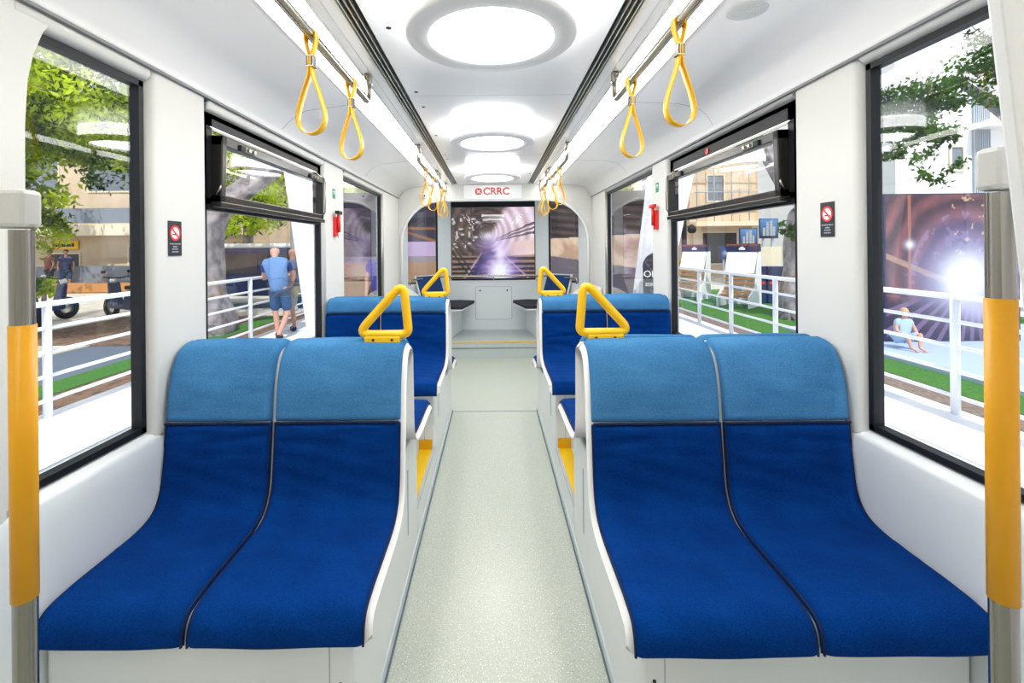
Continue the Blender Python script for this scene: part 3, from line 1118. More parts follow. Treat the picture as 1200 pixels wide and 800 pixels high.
# lower wall with slight slope
fw_.prism([(YF, CF), (YF, .90), (YF + .03, .94), (YF + .12, .95), (YF + .12, CF)], -.72, .72, 'x')
for s in (-1, 1):
    fw_.prism([(s * .72, YF), (s * .72, YF + .12), (s * 1.30, 6.12), (s * 1.16, 6.0)] if s > 0 else [(s * .72, YF), (s * 1.16, 6.0), (s * 1.30, 6.12), (s * .72, YF + .12)], CF, .93, 'z')
    # pillars beside the windscreen
    fw_.prism([(s * .625, YF + .02), (s * .80, YF - .15), (s * .82, YF - .06), (s * .66, YF + .12)], .90, 2.2, 'z')
    # side posts near the portal
    fw_.prism([(s * 1.13, 6.16), (s * 1.19, 5.9), (s * 1.32, 5.9), (s * 1.25, 6.2)], .90, 2.2, 'z')
fw_.box(-1.3, 1.3, 5.9, YF + .14, 2.11, 2.33)
fe = struct('wall_cab', fw_, M['lower'])
g = MB(); g.box(-.64, .64, YF + .045, YF + .051, .93, 2.1)
win = empty('window_7'); win['kind'] = 'structure'
g.build('windscreen_pane', M['glass'], win)
g = MB()
g.box(-.65, .65, YF + .02, YF + .06, 2.015, 2.12); g.box(-.65, .65, YF + .02, YF + .06, .93, .955)
g.box(-.65, -.615, YF + .02, YF + .06, .93, 2.1); g.box(.615, .65, YF + .02, YF + .06, .93, 2.1)
g.build('window_frame', M['black'], win)
for i, s in enumerate((-1, 1)):
    w8 = empty('window_%d' % (8 + i)); w8['kind'] = 'structure'
    def qd(t0, t1, z0, z1, off=0, th=.005):
        ax, ay, bx, by = .80, 6.78, 1.17, 6.10
        d = Vector((bx - ax, by - ay)); nn = Vector((-d.y, d.x)).normalized() * th
        p = [Vector((ax, ay)) + d * t0, Vector((ax, ay)) + d * t1]
        return [(s * q[0], q[1]) for q in (p[0], p[1], p[1] - nn * -1, p[0] - nn * -1)]
    g = MB(); g.prism(qd(0, 1, 0, 0), .93, 2.1, 'z'); g.build('corner_pane', M['glass'], w8)
    g = MB(); g.prism(qd(0, .05, 0, 0, 0, .02), .93, 2.1, 'z'); g.prism(qd(0, 1, 0, 0, 0, .02), .925, .95, 'z')
    g.build('window_frame', M['black'], w8)
# access panel
ap = empty('access_panel', (0, YF, 0), label='pale grey rounded service hatch below the windscreen', cat='hatch')
pts = []
for (x, z, a) in ((-.27, .35, 180), (.27, .35, 270), (.27, .84, 0), (-.27, .84, 90)):
    cx_, cz_ = x - math.copysign(.03, x), z + (.03 if z < .5 else -.03)
    pts += arc(cx_, cz_, .03, a, a + 90, 5)
g = MB(); g.prism(pts, -.004, .004, 'y'); g.build('rim', M['signgrey'], ap)
pts2 = [(p[0] * .975, .595 + (p[1] - .595) * .975) for p in pts]
g = MB(); g.prism(pts2, -.012, .004, 'y'); g.build('door', M['lower'], ap, .002)
for sx in (-1, 1):
    g = MB(); g.lathe([(.0001, -.016), (.012, -.016), (.013, -.011)], (sx * .20, 0, .78), 'y', 14); g.build('lock', M['dark'], ap)
# front hand rail
hr = empty('front_handrail', (0, 6.75, 0), label='thin metal handrail running below the windscreen', cat='handrail')
g = MB(); g.tube([(-1.08, -.72, .93), (-1.08, -.72, 1.0), (-1.02, -.60, 1.0), (-.72, -.06, 1.0), (-.60, 0, 1.0), (0, 0, 1.0), (.60, 0, 1.0), (.72, -.06, 1.0), (1.02, -.60, 1.0), (1.08, -.72, 1.0), (1.08, -.72, .93)], .012, 10)
g.build('tube', M['railmetal'], hr)
for x in (-.62, 0, .62):
    g = MB(); g.tube([(x, 0, 1.0), (x, .03, .97), (x, .13, .94)], .009, 8); g.build('bracket', M['railmetal'], hr)
# corner seats in the cab
for s, side in ((-1, 'left'), (1, 'right')):
    cs = empty('corner_seat', (0, 0, 0), label='dark corner seat with navy backrest in the %s of the cab' % side, cat='seat', group='dark corner seats in the cab')
    def pl(pts, z0, z1, mm, nm, bev=0.008):
        g = MB(); g.prism([(s * p[0], p[1]) for p in pts], z0, z1, 'z'); return g.build(nm, mm, cs, bev)
    pl([(.47, 6.87), (.56, 6.23), (1.12, 6.0), (.75, 6.85)], CF, .60, M['base'], 'seat_box')
    pl([(.27, 6.72), (.405, 5.95), (1.02, 6.02), (.80, 6.78), (.47, 6.84)], .60, .615, M['shell'], 'seat_rim')
    pl([(.275, 6.70), (.41, 6.0), (.98, 6.05), (.80, 6.74), (.48, 6.80)], .615, .655, M['darkcloth'], 'cushion')
    g = MB()
    a, b = Vector((s * .66, 6.42, .70)), Vector((s * .92, 6.12, .70))
    nrm = Vector((s * .5, .43, 0)).normalized()
    up = Vector((0, 0, .33)) + nrm * .12
    v = []
    for th in (0, .03):
        for p in (a, b, b + up, a + up):
            v.append((p + nrm * th)[:])
    g.add(v, [(0, 1, 2, 3), (7, 6, 5, 4), (0, 4, 5, 1), (1, 5, 6, 2), (2, 6, 7, 3), (3, 7, 4, 0)])
    g.build('backrest', M['navycloth'], cs, .006)
    g = MB()
    v = []
    for th in (.031, .045):
        for p in (a - (b - a) * .04, b + (b - a) * .05, b + (b - a) * .05 + up * 1.04, a - (b - a) * .04 + up * 1.04):
            v.append((p + nrm * th)[:])
    g.add(v, [(0, 1, 2, 3), (7, 6, 5, 4), (0, 4, 5, 1), (1, 5, 6, 2), (2, 6, 7, 3), (3, 7, 4, 0)])
    g.build('back_shell', M['shell'], cs, .004)
    # sloping white cover beside the portal
    X = abs(XL) if s < 0 else abs(XR)
    g = MB()
    pr = [(s * (X - .01), 0), (s * (X - .01), .95), (s * (X - .10), .93), (s * .86, .78), (s * .82, .74), (s * .80, 0)]
    g.prism(pr, 5.25, 5.78, 'y')
    o = g.build('equipment_cover', M['wall'], None, .01)
    tag(o, 'white sloping cover against the %s wall before the cab' % side, 'cover', 'white sloping covers by the cab')

# ------------------------------------------------------------------ signs on the walls
def nosmoke(x, y, z, s, label):
    """s = inward normal sign of the wall (wall at left: +1)"""
    r = empty('no_smoking_sign', (x, y, z), label=label, cat='sign', group='no smoking signs')
    def flat(poly, d0, d1, mm, nm, par=r):
        g = MB()
        g.prism(poly, s * d0, s * d1, 'x')
        return g.build(nm, mm, par)
    w, h = .036, .064
    flat([(-w, -h), (w, -h), (w, h), (-w, h)], 0, .0015, M['signblack'], 'plate')
    def ringpoly(r0, r1, d, mm, nm):
        g = MB()
        g.lathe([(r0, s * .0016), (r0, s * d), (r1, s * d), (r1, s * .0016)], (0, 0, .020), 'x', 40, False)
        g.build(nm, mm, r)
    ringpoly(.0001, .026, .0020, M['white'], 'roundel')
    ringpoly(.0215, .0285, .0026, M['signred'], 'red_ring')
    q = -s   # the bar falls from upper left to lower right as seen from inside
    d = MB()
    c, sn = math.cos(R(45)), math.sin(R(45))
    hx = 1 if s > 0 else -1
    pts = []
    for (a, b) in ((-.024, -.003), (.024, -.003), (.024, .003), (-.024, .003)):
        u = a * c - b * sn * -1 * -1
        u = a * c + b * sn; vv = -a * sn + b * c
        pts.append((u * hx * 1.0, .020 + vv))
    d.prism(pts, s * .002, s * .0030, 'x'); 
    g2 = MB(); 
    g2.prism([(-.015, .012), (.012, .012), (.012, .0165), (-.015, .0165)], s * .0020, s * .0025, 'x')
    g2.build('cigarette', M['signblack'], r)
    g2 = MB()
    g2.tube([(s * .0022, .004 * hx, .022), (s * .0022, .010 * hx, .027), (s * .0022, .006 * hx, .031), (s * .0022, .012 * hx, .036)], .0010, 6)
    g2.build('smoke', M['signgrey'], r)
    d.build('red_bar', M['signred'], r)
    for k, (ww, zz) in enumerate(((.029, -.020), (.012, -.030), (.016, -.039), (.018, -.049))):
        g2 = MB()
        n_ = 9
        for i in range(n_):
            a = -ww + 2 * ww * i / n_
            g2.box(*sorted((s * .0015, s * .0020)), a, a + 2 * ww / n_ * (.5 + .35 * ((i * 7 + k) % 3) / 2), zz - .0022, zz + .0022 - .001 * ((i + k) % 2))
        g2.build('small_print', M['signgrey'], r)
    return r
nosmoke(XL + .001, 1.715, EYE + .048, 1, 'small black no smoking sign on the left window pillar')
nosmoke(XR - .001, 1.715, EYE + .095, -1, 'small black no smoking sign on the right window pillar')
for s, X, zz in ((1, XL, 0), (-1, XR, .03)):
    side = 'left' if s > 0 else 'right'
    yy = 3.44 if s > 0 else 3.49
    g = empty('exit_sticker', (X + s * .001, yy, 1.815 + zz), label='small green exit sticker on the %s pillar above the red hammer' % side, cat='sticker', group='green exit stickers')
    m = MB(); m.box(*sorted((0, s * .0012)), -.03, .03, -.036, .036, .0005); m.build('plate', M['green'], g)
    m = MB(); m.box(*sorted((s * .0012, s * .0018)), -.016, .016, -.002, .022); m.build('white_mark', M['white'], g)
    m = MB(); m.box(*sorted((s * .0018, s * .0024)), -.007, .007, -.001, .014); m.build('green_figure', M['green'], g)
    h = empty('emergency_hammer', (X, yy, 1.60 + zz), label='red emergency hammer in its holder on the %s pillar' % side, cat='hammer', group='red emergency hammers')
    m = MB(); m.box(*sorted((s * .0, s * .022)), -.028, .028, -.10, .045, .005); m.build('holder', M['red'], h)
    m = MB(); m.tube([(s * .035, 0, -.07), (s * .035, 0, .07)], .012, 10); m.build('hammer_grip', M['red'], h)
    m = MB(); m.box(*sorted((s * .02, s * .05)), -.045, .045, .062, .088, .006); m.build('hammer_head', M['dark'] if s > 0 else M['red'], h)
    m = MB(); m.tube([(s * .02, .02, .06), (s * .018, .034, -.06), (s * .02, .03, -.11)], .003, 6); m.build('cord', M['signgrey'], h)

# ================================================================== OUTSIDE
G = -0.25
def ground(name, x0, x1, y0, y1, z, m, th=.12):
    g = MB(); g.box(x0, x1, y0, y1, z - th, z); return struct(name, g, m)
ground('walkway_left', -4.62, -1.35, -6, 30, G, M['deck'])
ground('walkway_right', 1.42, 4.62, -6, 30, G, M['deck'])
ground('underfloor', -1.35, 1.42, -6, 30, G - .02, M['asphalt'])
ground('soil_verge', -5.25, -4.62, -6, 60, G - .04, M['soil'])
ground('grass_verge', -5.75, -5.25, -6, 12, G - .03, M['grass'])
ground('soil_bed', -9.5, -5.75, 8.4, 12, G - .02, M['soil'])
ground('road', -7.3, -5.75, -6, 8.4, G - .05, M['asphalt'])
ground('pavement_left', -60, -7.3, -6, 8.4, G - .03, M['paving'])
ground('pavement_far_left', -60, -9.5, 8.4, 70, G - .03, M['paving'])
ground('pavement_behind', -9.5, -5.25, 12, 70, G - .03, M['paving'])
ground('paver_strip', 4.62, 5.15, -6, 30, G - .02, M['brickpave'])
ground('turf_strip', 5.15, 5.75, -6, 9.3, G - .015, M['grass'])
ground('turf_area', 5.15, 12, 9.3, 18, G - .015, M['grass'])
ground('stage_platform', 5.75, 14, -2, 9.3, G + .04, M['stage'], .2)
ground('pavement_right', 14, 60, -6, 18, G - .03, M['paving'])
ground('pavement_far_right', 5.15, 60, 18, 70, G - .03, M['paving'])

def fence(x0f, posts, y0, y1, label):
    r = empty('handrail_fence', (0, 0, G), label=label, cat='railing', group='white tube railings beside the walkways')
    xs = lambda y: x0f
    m = MB()
    m.tube([(x0f, y0, 1.14), (x0f, y1, 1.14)], .030, 10)
    m.build('top_rail', M['railwhite'], r)
    for z in (.90, .66, .42, .18):
        m = MB(); m.tube([(x0f, y0, z), (x0f, y1, z)], .020, 8); m.build('rail', M['railwhite'], r)
    for p in posts:
        m = MB(); m.tube([(x0f + .0, p, 0), (x0f, p, 1.14)], .038, 12)
        m.box(x0f - .07, x0f + .07, p - .07, p + .07, 0, .012)
        m.build('post', M['railwhite'], r)
    return r
fence(-4.45, [3.25, 4.63, 5.9, 7.12, 8.5, 9.9, 11.3, 12.7], 1.8, 13.5, 'white tube railing along the left walkway')
fence(4.45, [3.1, 4.49, 5.95, 7.35, 8.72, 10.06, 11.4, 12.8], 1.8, 13.5, 'white tube railing along the right walkway')

# ---------------- trees
def leaves(name, m, parent, blobs, n, size, seed):
    g = np.random.default_rng(seed)
    tot = sum(b[3] ** 2 for b in blobs)
    V = []
    for (x, y, z, r, *sq) in blobs:
        k = int(n * r * r / tot)
        sqz = sq[0] if sq else .8
        # sub-clumps
        cl = g.normal(size=(max(6, k // 90), 3))
        cl /= np.linalg.norm(cl, axis=1)[:, None]
        cl *= (r * g.uniform(.35, 1, (len(cl), 1)))
        cc = cl[g.integers(0, len(cl), k)] + g.normal(size=(k, 3)) * r * .13
        cc[:, 2] *= sqz
        cc += np.array([x, y, z])
        d = g.normal(size=(k, 3)); d /= np.linalg.norm(d, axis=1)[:, None]
        e = np.cross(d, g.normal(size=(k, 3))); e /= np.linalg.norm(e, axis=1)[:, None]
        s = size * g.uniform(.6, 1.3, (k, 1))
        V.append(np.stack([cc - d * s, cc + e * s * .42, cc + d * s, cc - e * s * .42], 1))
    V = np.concatenate(V).reshape(-1, 3)
    nf = len(V) // 4
    me = bpy.data.meshes.new(name)
    me.vertices.add(len(V)); me.vertices.foreach_set('co', V.ravel())
    me.loops.add(nf * 4); me.loops.foreach_set('vertex_index', np.arange(nf * 4))
    me.polygons.add(nf); me.polygons.foreach_set('loop_start', np.arange(nf) * 4)
    me.update(calc_edges=True)
    me.validate()
    me.materials.append(m)
    o = bpy.data.objects.new(name, me); COL.objects.link(o); o.parent = parent
    return o

def skin_mesh(name, verts, edges, radii, m, parent=None, sub=2, root=0):
    me = bpy.data.meshes.new(name)
    me.from_pydata([tuple(v) for v in verts], edges, [])
    o = bpy.data.objects.new(name, me); COL.objects.link(o)
    sk = o.modifiers.new('s', 'SKIN'); sk.use_smooth_shade = True
    sv = me.skin_vertices[0].data if me.skin_vertices else None
    if sv is None:
        bm = bmesh.new(); bm.from_mesh(me); bm.verts.layers.skin.verify(); bm.to_mesh(me); bm.free()
        sv = me.skin_vertices[0].data
    for i, r in enumerate(radii):
        rr = r if isinstance(r, tuple) else (r, r)
        sv[i].radius = rr
        sv[i].use_root = (i == root)
    ss = o.modifiers.new('u', 'SUBSURF'); ss.levels = sub; ss.render_levels = sub
    bpy.context.view_layer.update()
    em = bpy.data.meshes.new_from_object(o.evaluated_get(bpy.context.evaluated_depsgraph_get()))
    em.name = name
    bpy.data.objects.remove(o)
    em.materials.clear(); em.materials.append(m)
    em.polygons.foreach_set('use_smooth', [True] * len(em.polygons))
    r_ = bpy.data.objects.new(name, em); COL.objects.link(r_)
    if parent is not None: r_.parent = parent
    return r_

def gnarl(o, amp, sc, seed=0):
    me = o.data
    n = len(me.vertices); a = np.empty(n * 3); me.vertices.foreach_get('co', a); a = a.reshape(-1, 3)
    nn = np.empty(n * 3); me.vertices.foreach_get('normal', nn); nn = nn.reshape(-1, 3)
    ang = np.arctan2(nn[:, 1], nn[:, 0])
    d = np.sin(ang * 5 + a[:, 2] * sc * .5 + seed) * .6 + np.sin(ang * 9 - a[:, 2] * sc + seed * 2) * .4 + np.sin(a[:, 2] * sc * 2.3 + a[:, 0] * 3) * .3
    a += nn * (amp * d)[:, None]
    me.vertices.foreach_set('co', a.ravel()); me.update()

def tree(x, y, V, E, Rr, blobs, n, size, lm, label, seed=1):
    r = empty('street_tree', (x, y, G - .04), label=label, cat='tree', group='trees beside the tram')
    t = skin_mesh('trunk', V, E, Rr, M['bark'], r, 3)
    gnarl(t, .045, 2.2, seed)
    leaves('foliage', lm, r, blobs, n, size, seed)
    return r
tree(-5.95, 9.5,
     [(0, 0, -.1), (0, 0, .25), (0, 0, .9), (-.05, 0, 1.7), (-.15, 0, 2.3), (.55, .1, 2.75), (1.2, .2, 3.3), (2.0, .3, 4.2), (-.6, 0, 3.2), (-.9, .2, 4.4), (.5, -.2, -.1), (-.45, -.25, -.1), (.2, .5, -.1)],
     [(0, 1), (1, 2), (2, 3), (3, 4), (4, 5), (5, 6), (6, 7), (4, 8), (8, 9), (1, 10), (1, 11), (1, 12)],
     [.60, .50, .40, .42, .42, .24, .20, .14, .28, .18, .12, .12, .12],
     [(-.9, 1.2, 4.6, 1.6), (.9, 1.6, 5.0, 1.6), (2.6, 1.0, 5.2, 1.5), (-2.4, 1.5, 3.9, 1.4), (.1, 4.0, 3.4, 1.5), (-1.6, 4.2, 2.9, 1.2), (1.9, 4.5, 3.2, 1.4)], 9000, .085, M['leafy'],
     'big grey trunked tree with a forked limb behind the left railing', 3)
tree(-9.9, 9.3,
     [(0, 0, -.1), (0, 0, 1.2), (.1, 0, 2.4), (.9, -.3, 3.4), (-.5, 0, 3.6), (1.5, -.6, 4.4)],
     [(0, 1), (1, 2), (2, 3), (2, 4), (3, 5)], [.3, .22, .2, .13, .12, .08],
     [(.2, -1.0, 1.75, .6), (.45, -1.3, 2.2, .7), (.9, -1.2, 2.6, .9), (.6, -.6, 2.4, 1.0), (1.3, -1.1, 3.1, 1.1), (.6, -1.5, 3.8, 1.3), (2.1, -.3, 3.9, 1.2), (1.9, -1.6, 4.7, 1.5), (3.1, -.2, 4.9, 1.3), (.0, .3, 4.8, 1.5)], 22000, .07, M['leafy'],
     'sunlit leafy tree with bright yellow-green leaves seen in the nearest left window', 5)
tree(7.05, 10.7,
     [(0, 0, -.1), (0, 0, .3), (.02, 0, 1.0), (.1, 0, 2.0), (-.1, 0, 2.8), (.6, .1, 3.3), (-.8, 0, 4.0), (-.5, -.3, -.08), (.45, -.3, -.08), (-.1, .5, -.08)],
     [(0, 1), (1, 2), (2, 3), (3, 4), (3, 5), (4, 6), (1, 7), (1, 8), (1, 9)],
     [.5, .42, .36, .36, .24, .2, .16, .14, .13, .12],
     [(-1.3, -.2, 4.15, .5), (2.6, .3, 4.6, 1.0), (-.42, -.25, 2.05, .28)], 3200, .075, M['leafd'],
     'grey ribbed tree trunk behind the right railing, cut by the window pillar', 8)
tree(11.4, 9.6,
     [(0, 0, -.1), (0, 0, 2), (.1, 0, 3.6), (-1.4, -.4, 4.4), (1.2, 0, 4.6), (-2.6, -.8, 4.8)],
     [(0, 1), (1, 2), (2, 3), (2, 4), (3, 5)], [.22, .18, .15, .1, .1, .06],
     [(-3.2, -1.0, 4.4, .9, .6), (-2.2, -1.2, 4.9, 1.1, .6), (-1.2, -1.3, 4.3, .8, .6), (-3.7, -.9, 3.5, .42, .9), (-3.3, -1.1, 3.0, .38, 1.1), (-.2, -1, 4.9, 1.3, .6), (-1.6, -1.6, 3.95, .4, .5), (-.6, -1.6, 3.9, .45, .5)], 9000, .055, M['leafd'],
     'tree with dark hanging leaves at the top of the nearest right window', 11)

# ---------------- printed sheets
def printed(name, w, h, nx, ny, fn, parent=None):
    """picture in the x-z plane facing -y, lower left at origin"""
    u, v = np.meshgrid(np.linspace(0, 1, nx), np.linspace(0, 1, ny))
    col = (np.clip(fn(u, v), 0, 1) ** 1.25 * .72).reshape(-1, 3)
    co_ = np.stack([u.ravel() * w, np.zeros(nx * ny), v.ravel() * h], 1)
    me = bpy.data.meshes.new(name)
    idx = np.arange(nx * ny).reshape(ny, nx)
    q = np.stack([idx[:-1, :-1], idx[:-1, 1:], idx[1:, 1:], idx[1:, :-1]], -1).reshape(-1, 4)
    me.vertices.add(nx * ny); me.vertices.foreach_set('co', co_.ravel())
    me.loops.add(q.size); me.loops.foreach_set('vertex_index', q.ravel())
    me.polygons.add(len(q)); me.polygons.foreach_set('loop_start', np.arange(len(q)) * 4)
    me.update(calc_edges=True)
    a = me.color_attributes.new('print', 'FLOAT_COLOR', 'POINT')
    a.data.foreach_set('color', np.concatenate([col, np.ones((len(col), 1))], 1).ravel())
    me.materials.append(M['printm'])
    o = bpy.data.objects.new(name, me); COL.objects.link(o)
    if parent is not None: o.parent = parent
    return o
def sm(a, b, x):
    t = np.clip((x - a) / (b - a), 0, 1); return t * t * (3 - 2 * t)
def vnoise(u, v, s, seed):
    g = np.random.default_rng(seed); T = g.random((64, 64))
    x, y = u * s, v * s
    xi, yi = np.floor(x).astype(int), np.floor(y).astype(int)
    fx, fy = x - xi, y - yi
    fx, fy = fx * fx * (3 - 2 * fx), fy * fy * (3 - 2 * fy)
    t = lambda a, b: T[a % 64, b % 64]
    return (t(xi, yi) * (1 - fx) + t(xi + 1, yi) * fx) * (1 - fy) + (t(xi, yi + 1) * (1 - fx) + t(xi + 1, yi + 1) * fx) * fy
def fbm(u, v, s, seed):
    return sum(vnoise(u, v, s * 2 ** k, seed + k) * .5 ** k for k in range(4)) / 1.875
C3 = lambda *c: np.array(c, float)
def mix(a, b, t):
    return a * (1 - t[..., None]) + b * t[..., None]
def tunnel(u, v):
    """front picture: tunnel bore, rails, welder with a violet-white flare"""
    cx, cy = .43, .62
    x, y = u - cx, (v - cy) * .85
    r = np.hypot(x, y); a = np.arctan2(y, x)
    nz = fbm(u, v, 8, 1); n2 = fbm(u, v, 26, 3)
    one = np.ones(u.shape + (3,))
    rings = .5 + .5 * np.sin(np.log(r + .03) * 24 + nz * 1.2)
    c = mix(C3(.05, .032, .03) * one, C3(.30, .20, .16), np.clip(rings * .55 + nz * .7 - .25, 0, 1))
    # pale right-hand wall with curved ribs
    edge = x - .05 - .16 * np.clip(y, 0, 1) / .3
    rt = sm(-.03, .05, edge) * (v > .30)
    pk = mix(C3(.40, .24, .24) * one, C3(.96, .82, .92), np.clip(.25 + .45 * rings + .5 * nz, 0, 1))
    c = mix(c, pk, rt * .95)
    low = sm(.10, .30, x) * sm(.52, .46, v - .25 * (u - .6))
    c = mix(c, mix(C3(.75, .55, .50) * one, C3(.90, .74, .70), nz), low * (v > .25))
    t = np.clip((u - .50) / .45, 0, 1)
    d = (v - (.535 + .16 * t)) / (.012 + .075 * t)
    c = mix(c, C3(.05, .03, .045), (np.abs(d) < 1) * (np.sin(d * 9 + n2 * 3) > -.1) * (u > .52) * .85)
    # left side clutter of scaffolding and lamps
    lf = sm(-.02, -.10, x)
    dg = np.abs(np.sin((u * 1.5 + v * .9) * 26 + nz * 2)) < .13
    c = mix(c, C3(.015, .012, .02), lf * dg * (v < .75) * .8)
    c = mix(c, C3(.02, .015, .02), (n2 < .38) * lf * .7)
    c = mix(c, C3(.80, .74, .82), (n2 > .66) * lf * (v > .40) * (v < .78) * .8)
    for (px, py, s1, s2) in ((.19, .66, .022, .010), (.27, .60, .010, .035), (.205, .60, .018, .012), (.33, .57, .02, .012), (.12, .72, .012, .012), (.30, .68, .008, .02)):
        c = mix(c, C3(.85, .84, .80), np.exp(-(((u - px) / s1) ** 4 + ((v - py) / s2) ** 4)) * .75)
    c = mix(c, C3(.85, .72, .10), np.exp(-(((u - .12) / .012) ** 2 + ((v - .45) / .014) ** 2)) * .9)
    # bright far end
    c = mix(c, C3(1, .96, 1), np.exp(-(((u - .45) / .055) ** 2 + ((v - .575) / .045) ** 2)) * (.35 + .8 * n2))
    c = mix(c, C3(.62, .50, .85), np.exp(-(((u - .48) / .12) ** 2 + ((v - .50) / .08) ** 2)) * .55)
    # track bed
    fl = sm(.365, .345, v - .05 * np.abs(u - .45))
    sl = np.sin(150 * v * (1.3 - v) + .5 * nz)
    fc = mix(C3(.03, .018, .02) * one, C3(.62, .40, .26), (sl > .05) * (.35 + .65 * nz))
    c = mix(c, fc, fl)
    for (x0, x1) in ((.16, .40), (.30, .43), (.92, .55)):
        rx = x1 + (x0 - x1) * (.42 - v) / .40
        c = mix(c, C3(.70, .58, .66), np.exp(-((u - rx) / .010) ** 2) * (v < .40) * .8)
    for o_ in (0, .05):
        rx = .02 + o_ + (.55 - v) * .62
        c = mix(c, C3(.01, .01, .012), np.exp(-((u - rx) / .010) ** 4) * (v < .52) * .95)
    # welder bending to the right
    w = np.exp(-(((u - .375 - .35 * (v - .26)) / .050) ** 4 + ((v - .26) / .13) ** 4))
    c = mix(c, C3(.02, .014, .07), w)
    c = mix(c, C3(.05, .03, .12), np.exp(-(((u - .47) / .075) ** 4 + ((v - .385 - .25 * (u - .47)) / .026) ** 4)) * .95)
    c = mix(c, C3(.25, .04, .08), np.exp(-(((u - .40) / .02) ** 2 + ((v - .42) / .012) ** 2)) * .8)
    # flare
    dx, dy = u - .555, v - .20
    rr = np.hypot(dx, dy * .75)
    an = np.arctan2(dy, dx)
    ray = 1 + .08 * np.sin(an * 9 + 1) + .3 * (n2 - .5)
    c = mix(c, C3(.48, .32, .95), np.exp(-(rr / (.16 * ray)) ** 2) * .85)
    c = mix(c, C3(1, .98, 1), np.exp(-(rr / (.100 * ray)) ** 2.4))
    c = mix(c, C3(.98, .90, 1), np.exp(-(((u - .56) / .045) ** 2 + ((v - .40) / .09) ** 2)) * .8)
    return c ** 1.05 * 1.08
def tunnel_side(u, v):
    cx, cy = .60, .42
    x, y = u - cx, (v - cy) * .9
    r = np.hypot(x, y); a = np.arctan2(y, x); nz = fbm(u, v, 6, 21)
    rings = .5 + .5 * np.sin(r * 46 + nz * 3)
    c = mix(C3(.10, .035, .06) * np.ones(u.shape + (3,)), C3(.42, .16, .16), rings * nz * 1.2)
    c = mix(c, C3(.12, .09, .34), np.clip(sm(.50, .15, r) * .75, 0, 1))
    c = mix(c, C3(.55, .35, .24), (np.abs(y - .06 + .35 * (x + .35)) < .018) * (x < -.12) * .9)
    c = mix(c, C3(.55, .25, .16), (np.abs(x + .42) < .012) * (v > .35) * .8)
    c = mix(c, C3(.75, .55, .35), (fbm(u, v, 26, 5) > .70) * (v > .5) * (u > .5) * .9)
    c = mix(c, C3(.55, .50, .85), (fbm(u, v, 15, 6) > .62) * (r < .42) * (v > .30) * .25)
    fl = sm(.30, .24, v)
    c = mix(c, mix(C3(.05, .02, .06) * np.ones(u.shape + (3,)), C3(.25, .16, .30), (np.sin(an_ := np.arctan2(v - .45, u - .66) * 38) > .3) * 1.0), fl)
    c = mix(c, C3(.62, .62, .80), np.exp(-((x / .40) ** 2 + (y / .27) ** 2)) * .8)
    c = mix(c, C3(1, 1, 1), np.exp(-((x / .20) ** 2 + (y / .17) ** 2) ** 1.6))
    c = mix(c, C3(.95, .95, 1), np.exp(-(((u - .18) / .035) ** 2 + ((v - .66) / .03) ** 2)))
    c = mix(c, C3(.75, .70, .95), np.exp(-(((u - .72) / .16) ** 2 + ((v - .22) / .10) ** 2)) * .8)
    return c

def board(name, x, y, z, w, h, nx, ny, fn, label, cat, rz=0, legs=True):
    r = empty(name, (x, y, z), R(rz), label=label, cat=cat)
    b = MB(); b.box(-.02, w + .02, .004, .05, -.02, h + .02); b.build('backing_board', M['navy'], r)
    printed('printed_picture', w, h, nx, ny, fn, r)
    if legs:
        b = MB()
        for q in (.1, w - .16):
            b.box(q, q + .06, .05, .11, G - z, h * .9)
            b.box(q, q + .06, .05, .5, G - z, G - z + .04)
        b.build('support_frame', M['signgrey'], r)
    return r
board('tunnel_billboard', -1.0, 8.9, .62, 2.02, 1.75, 340, 290, tunnel, 'printed tunnel picture with welder glare seen through the front windscreen', 'billboard')
board('tunnel_billboard', 6.5, 7.7, G + .05, 2.2, 2.42, 260, 220, tunnel_side, 'big reddish tunnel picture with white glow behind the right railing', 'billboard')
def leftwing(u, v):
    nz = fbm(u, v, 6, 31)
    c = mix(C3(.035, .025, .05) * np.ones(u.shape + (3,)), C3(.13, .09, .17), nz)
    band = np.abs(v - (.86 - .15 * u)) < .02
    c = mix(c, C3(.015, .012, .02), (np.abs(v - .72 - .1 * (u - .5)) < .04) * .8)
    c = mix(c, C3(.45, .20, .03), ((np.abs(v - .70 + .02 * u) < .012) | (np.abs(v - .60 + .3 * (u - .8)) < .012)) * (u > .5) * .8)
    c = mix(c, C3(.62, .48, .70), (v < .56) * (v > .40) * 1.0 * (u > .45))
    c = mix(c, C3(.10, .08, .09), (v < .56) * (v > .40) * (u <= .62 + .1 * (v - .3)) * 1.0)
    c = mix(c, C3(.38, .33, .36), (v <= .42) * 1.0)
    c = mix(c, C3(.55, .33, .16), (v <= .365) * (.6 + .4 * nz))
    c = mix(c, C3(.06, .04, .04), (np.abs(v - .16 + .1 * (u - .7)) < .01) * .8)
    return c
def rightwing(u, v):
    nz = fbm(u, v, 7, 41)
    st = .5 + .5 * np.sin((v + .10 * u) * 90)
    c = mix(C3(.030, .020, .022) * np.ones(u.shape + (3,)), C3(.16, .10, .09), st * nz * 1.6)
    pale = mix(C3(.62, .42, .30) * np.ones(u.shape + (3,)), C3(.85, .66, .50), sm(.35, .65, fbm(u + v * .7, v - u * .2, 9, 44)))
    c = mix(c, pale, (v < .575 + .04 * u) * 1.0)
    c = mix(c, C3(.22, .18, .20), (v < .34 - .14 * (u - .5)) * 1.0)
    return c
board('tunnel_side_board', -2.75, 8.3, .45, 1.85, 1.95, 130, 140, leftwing, 'dark picture board with orange floor seen through the left corner window', 'board', 14)
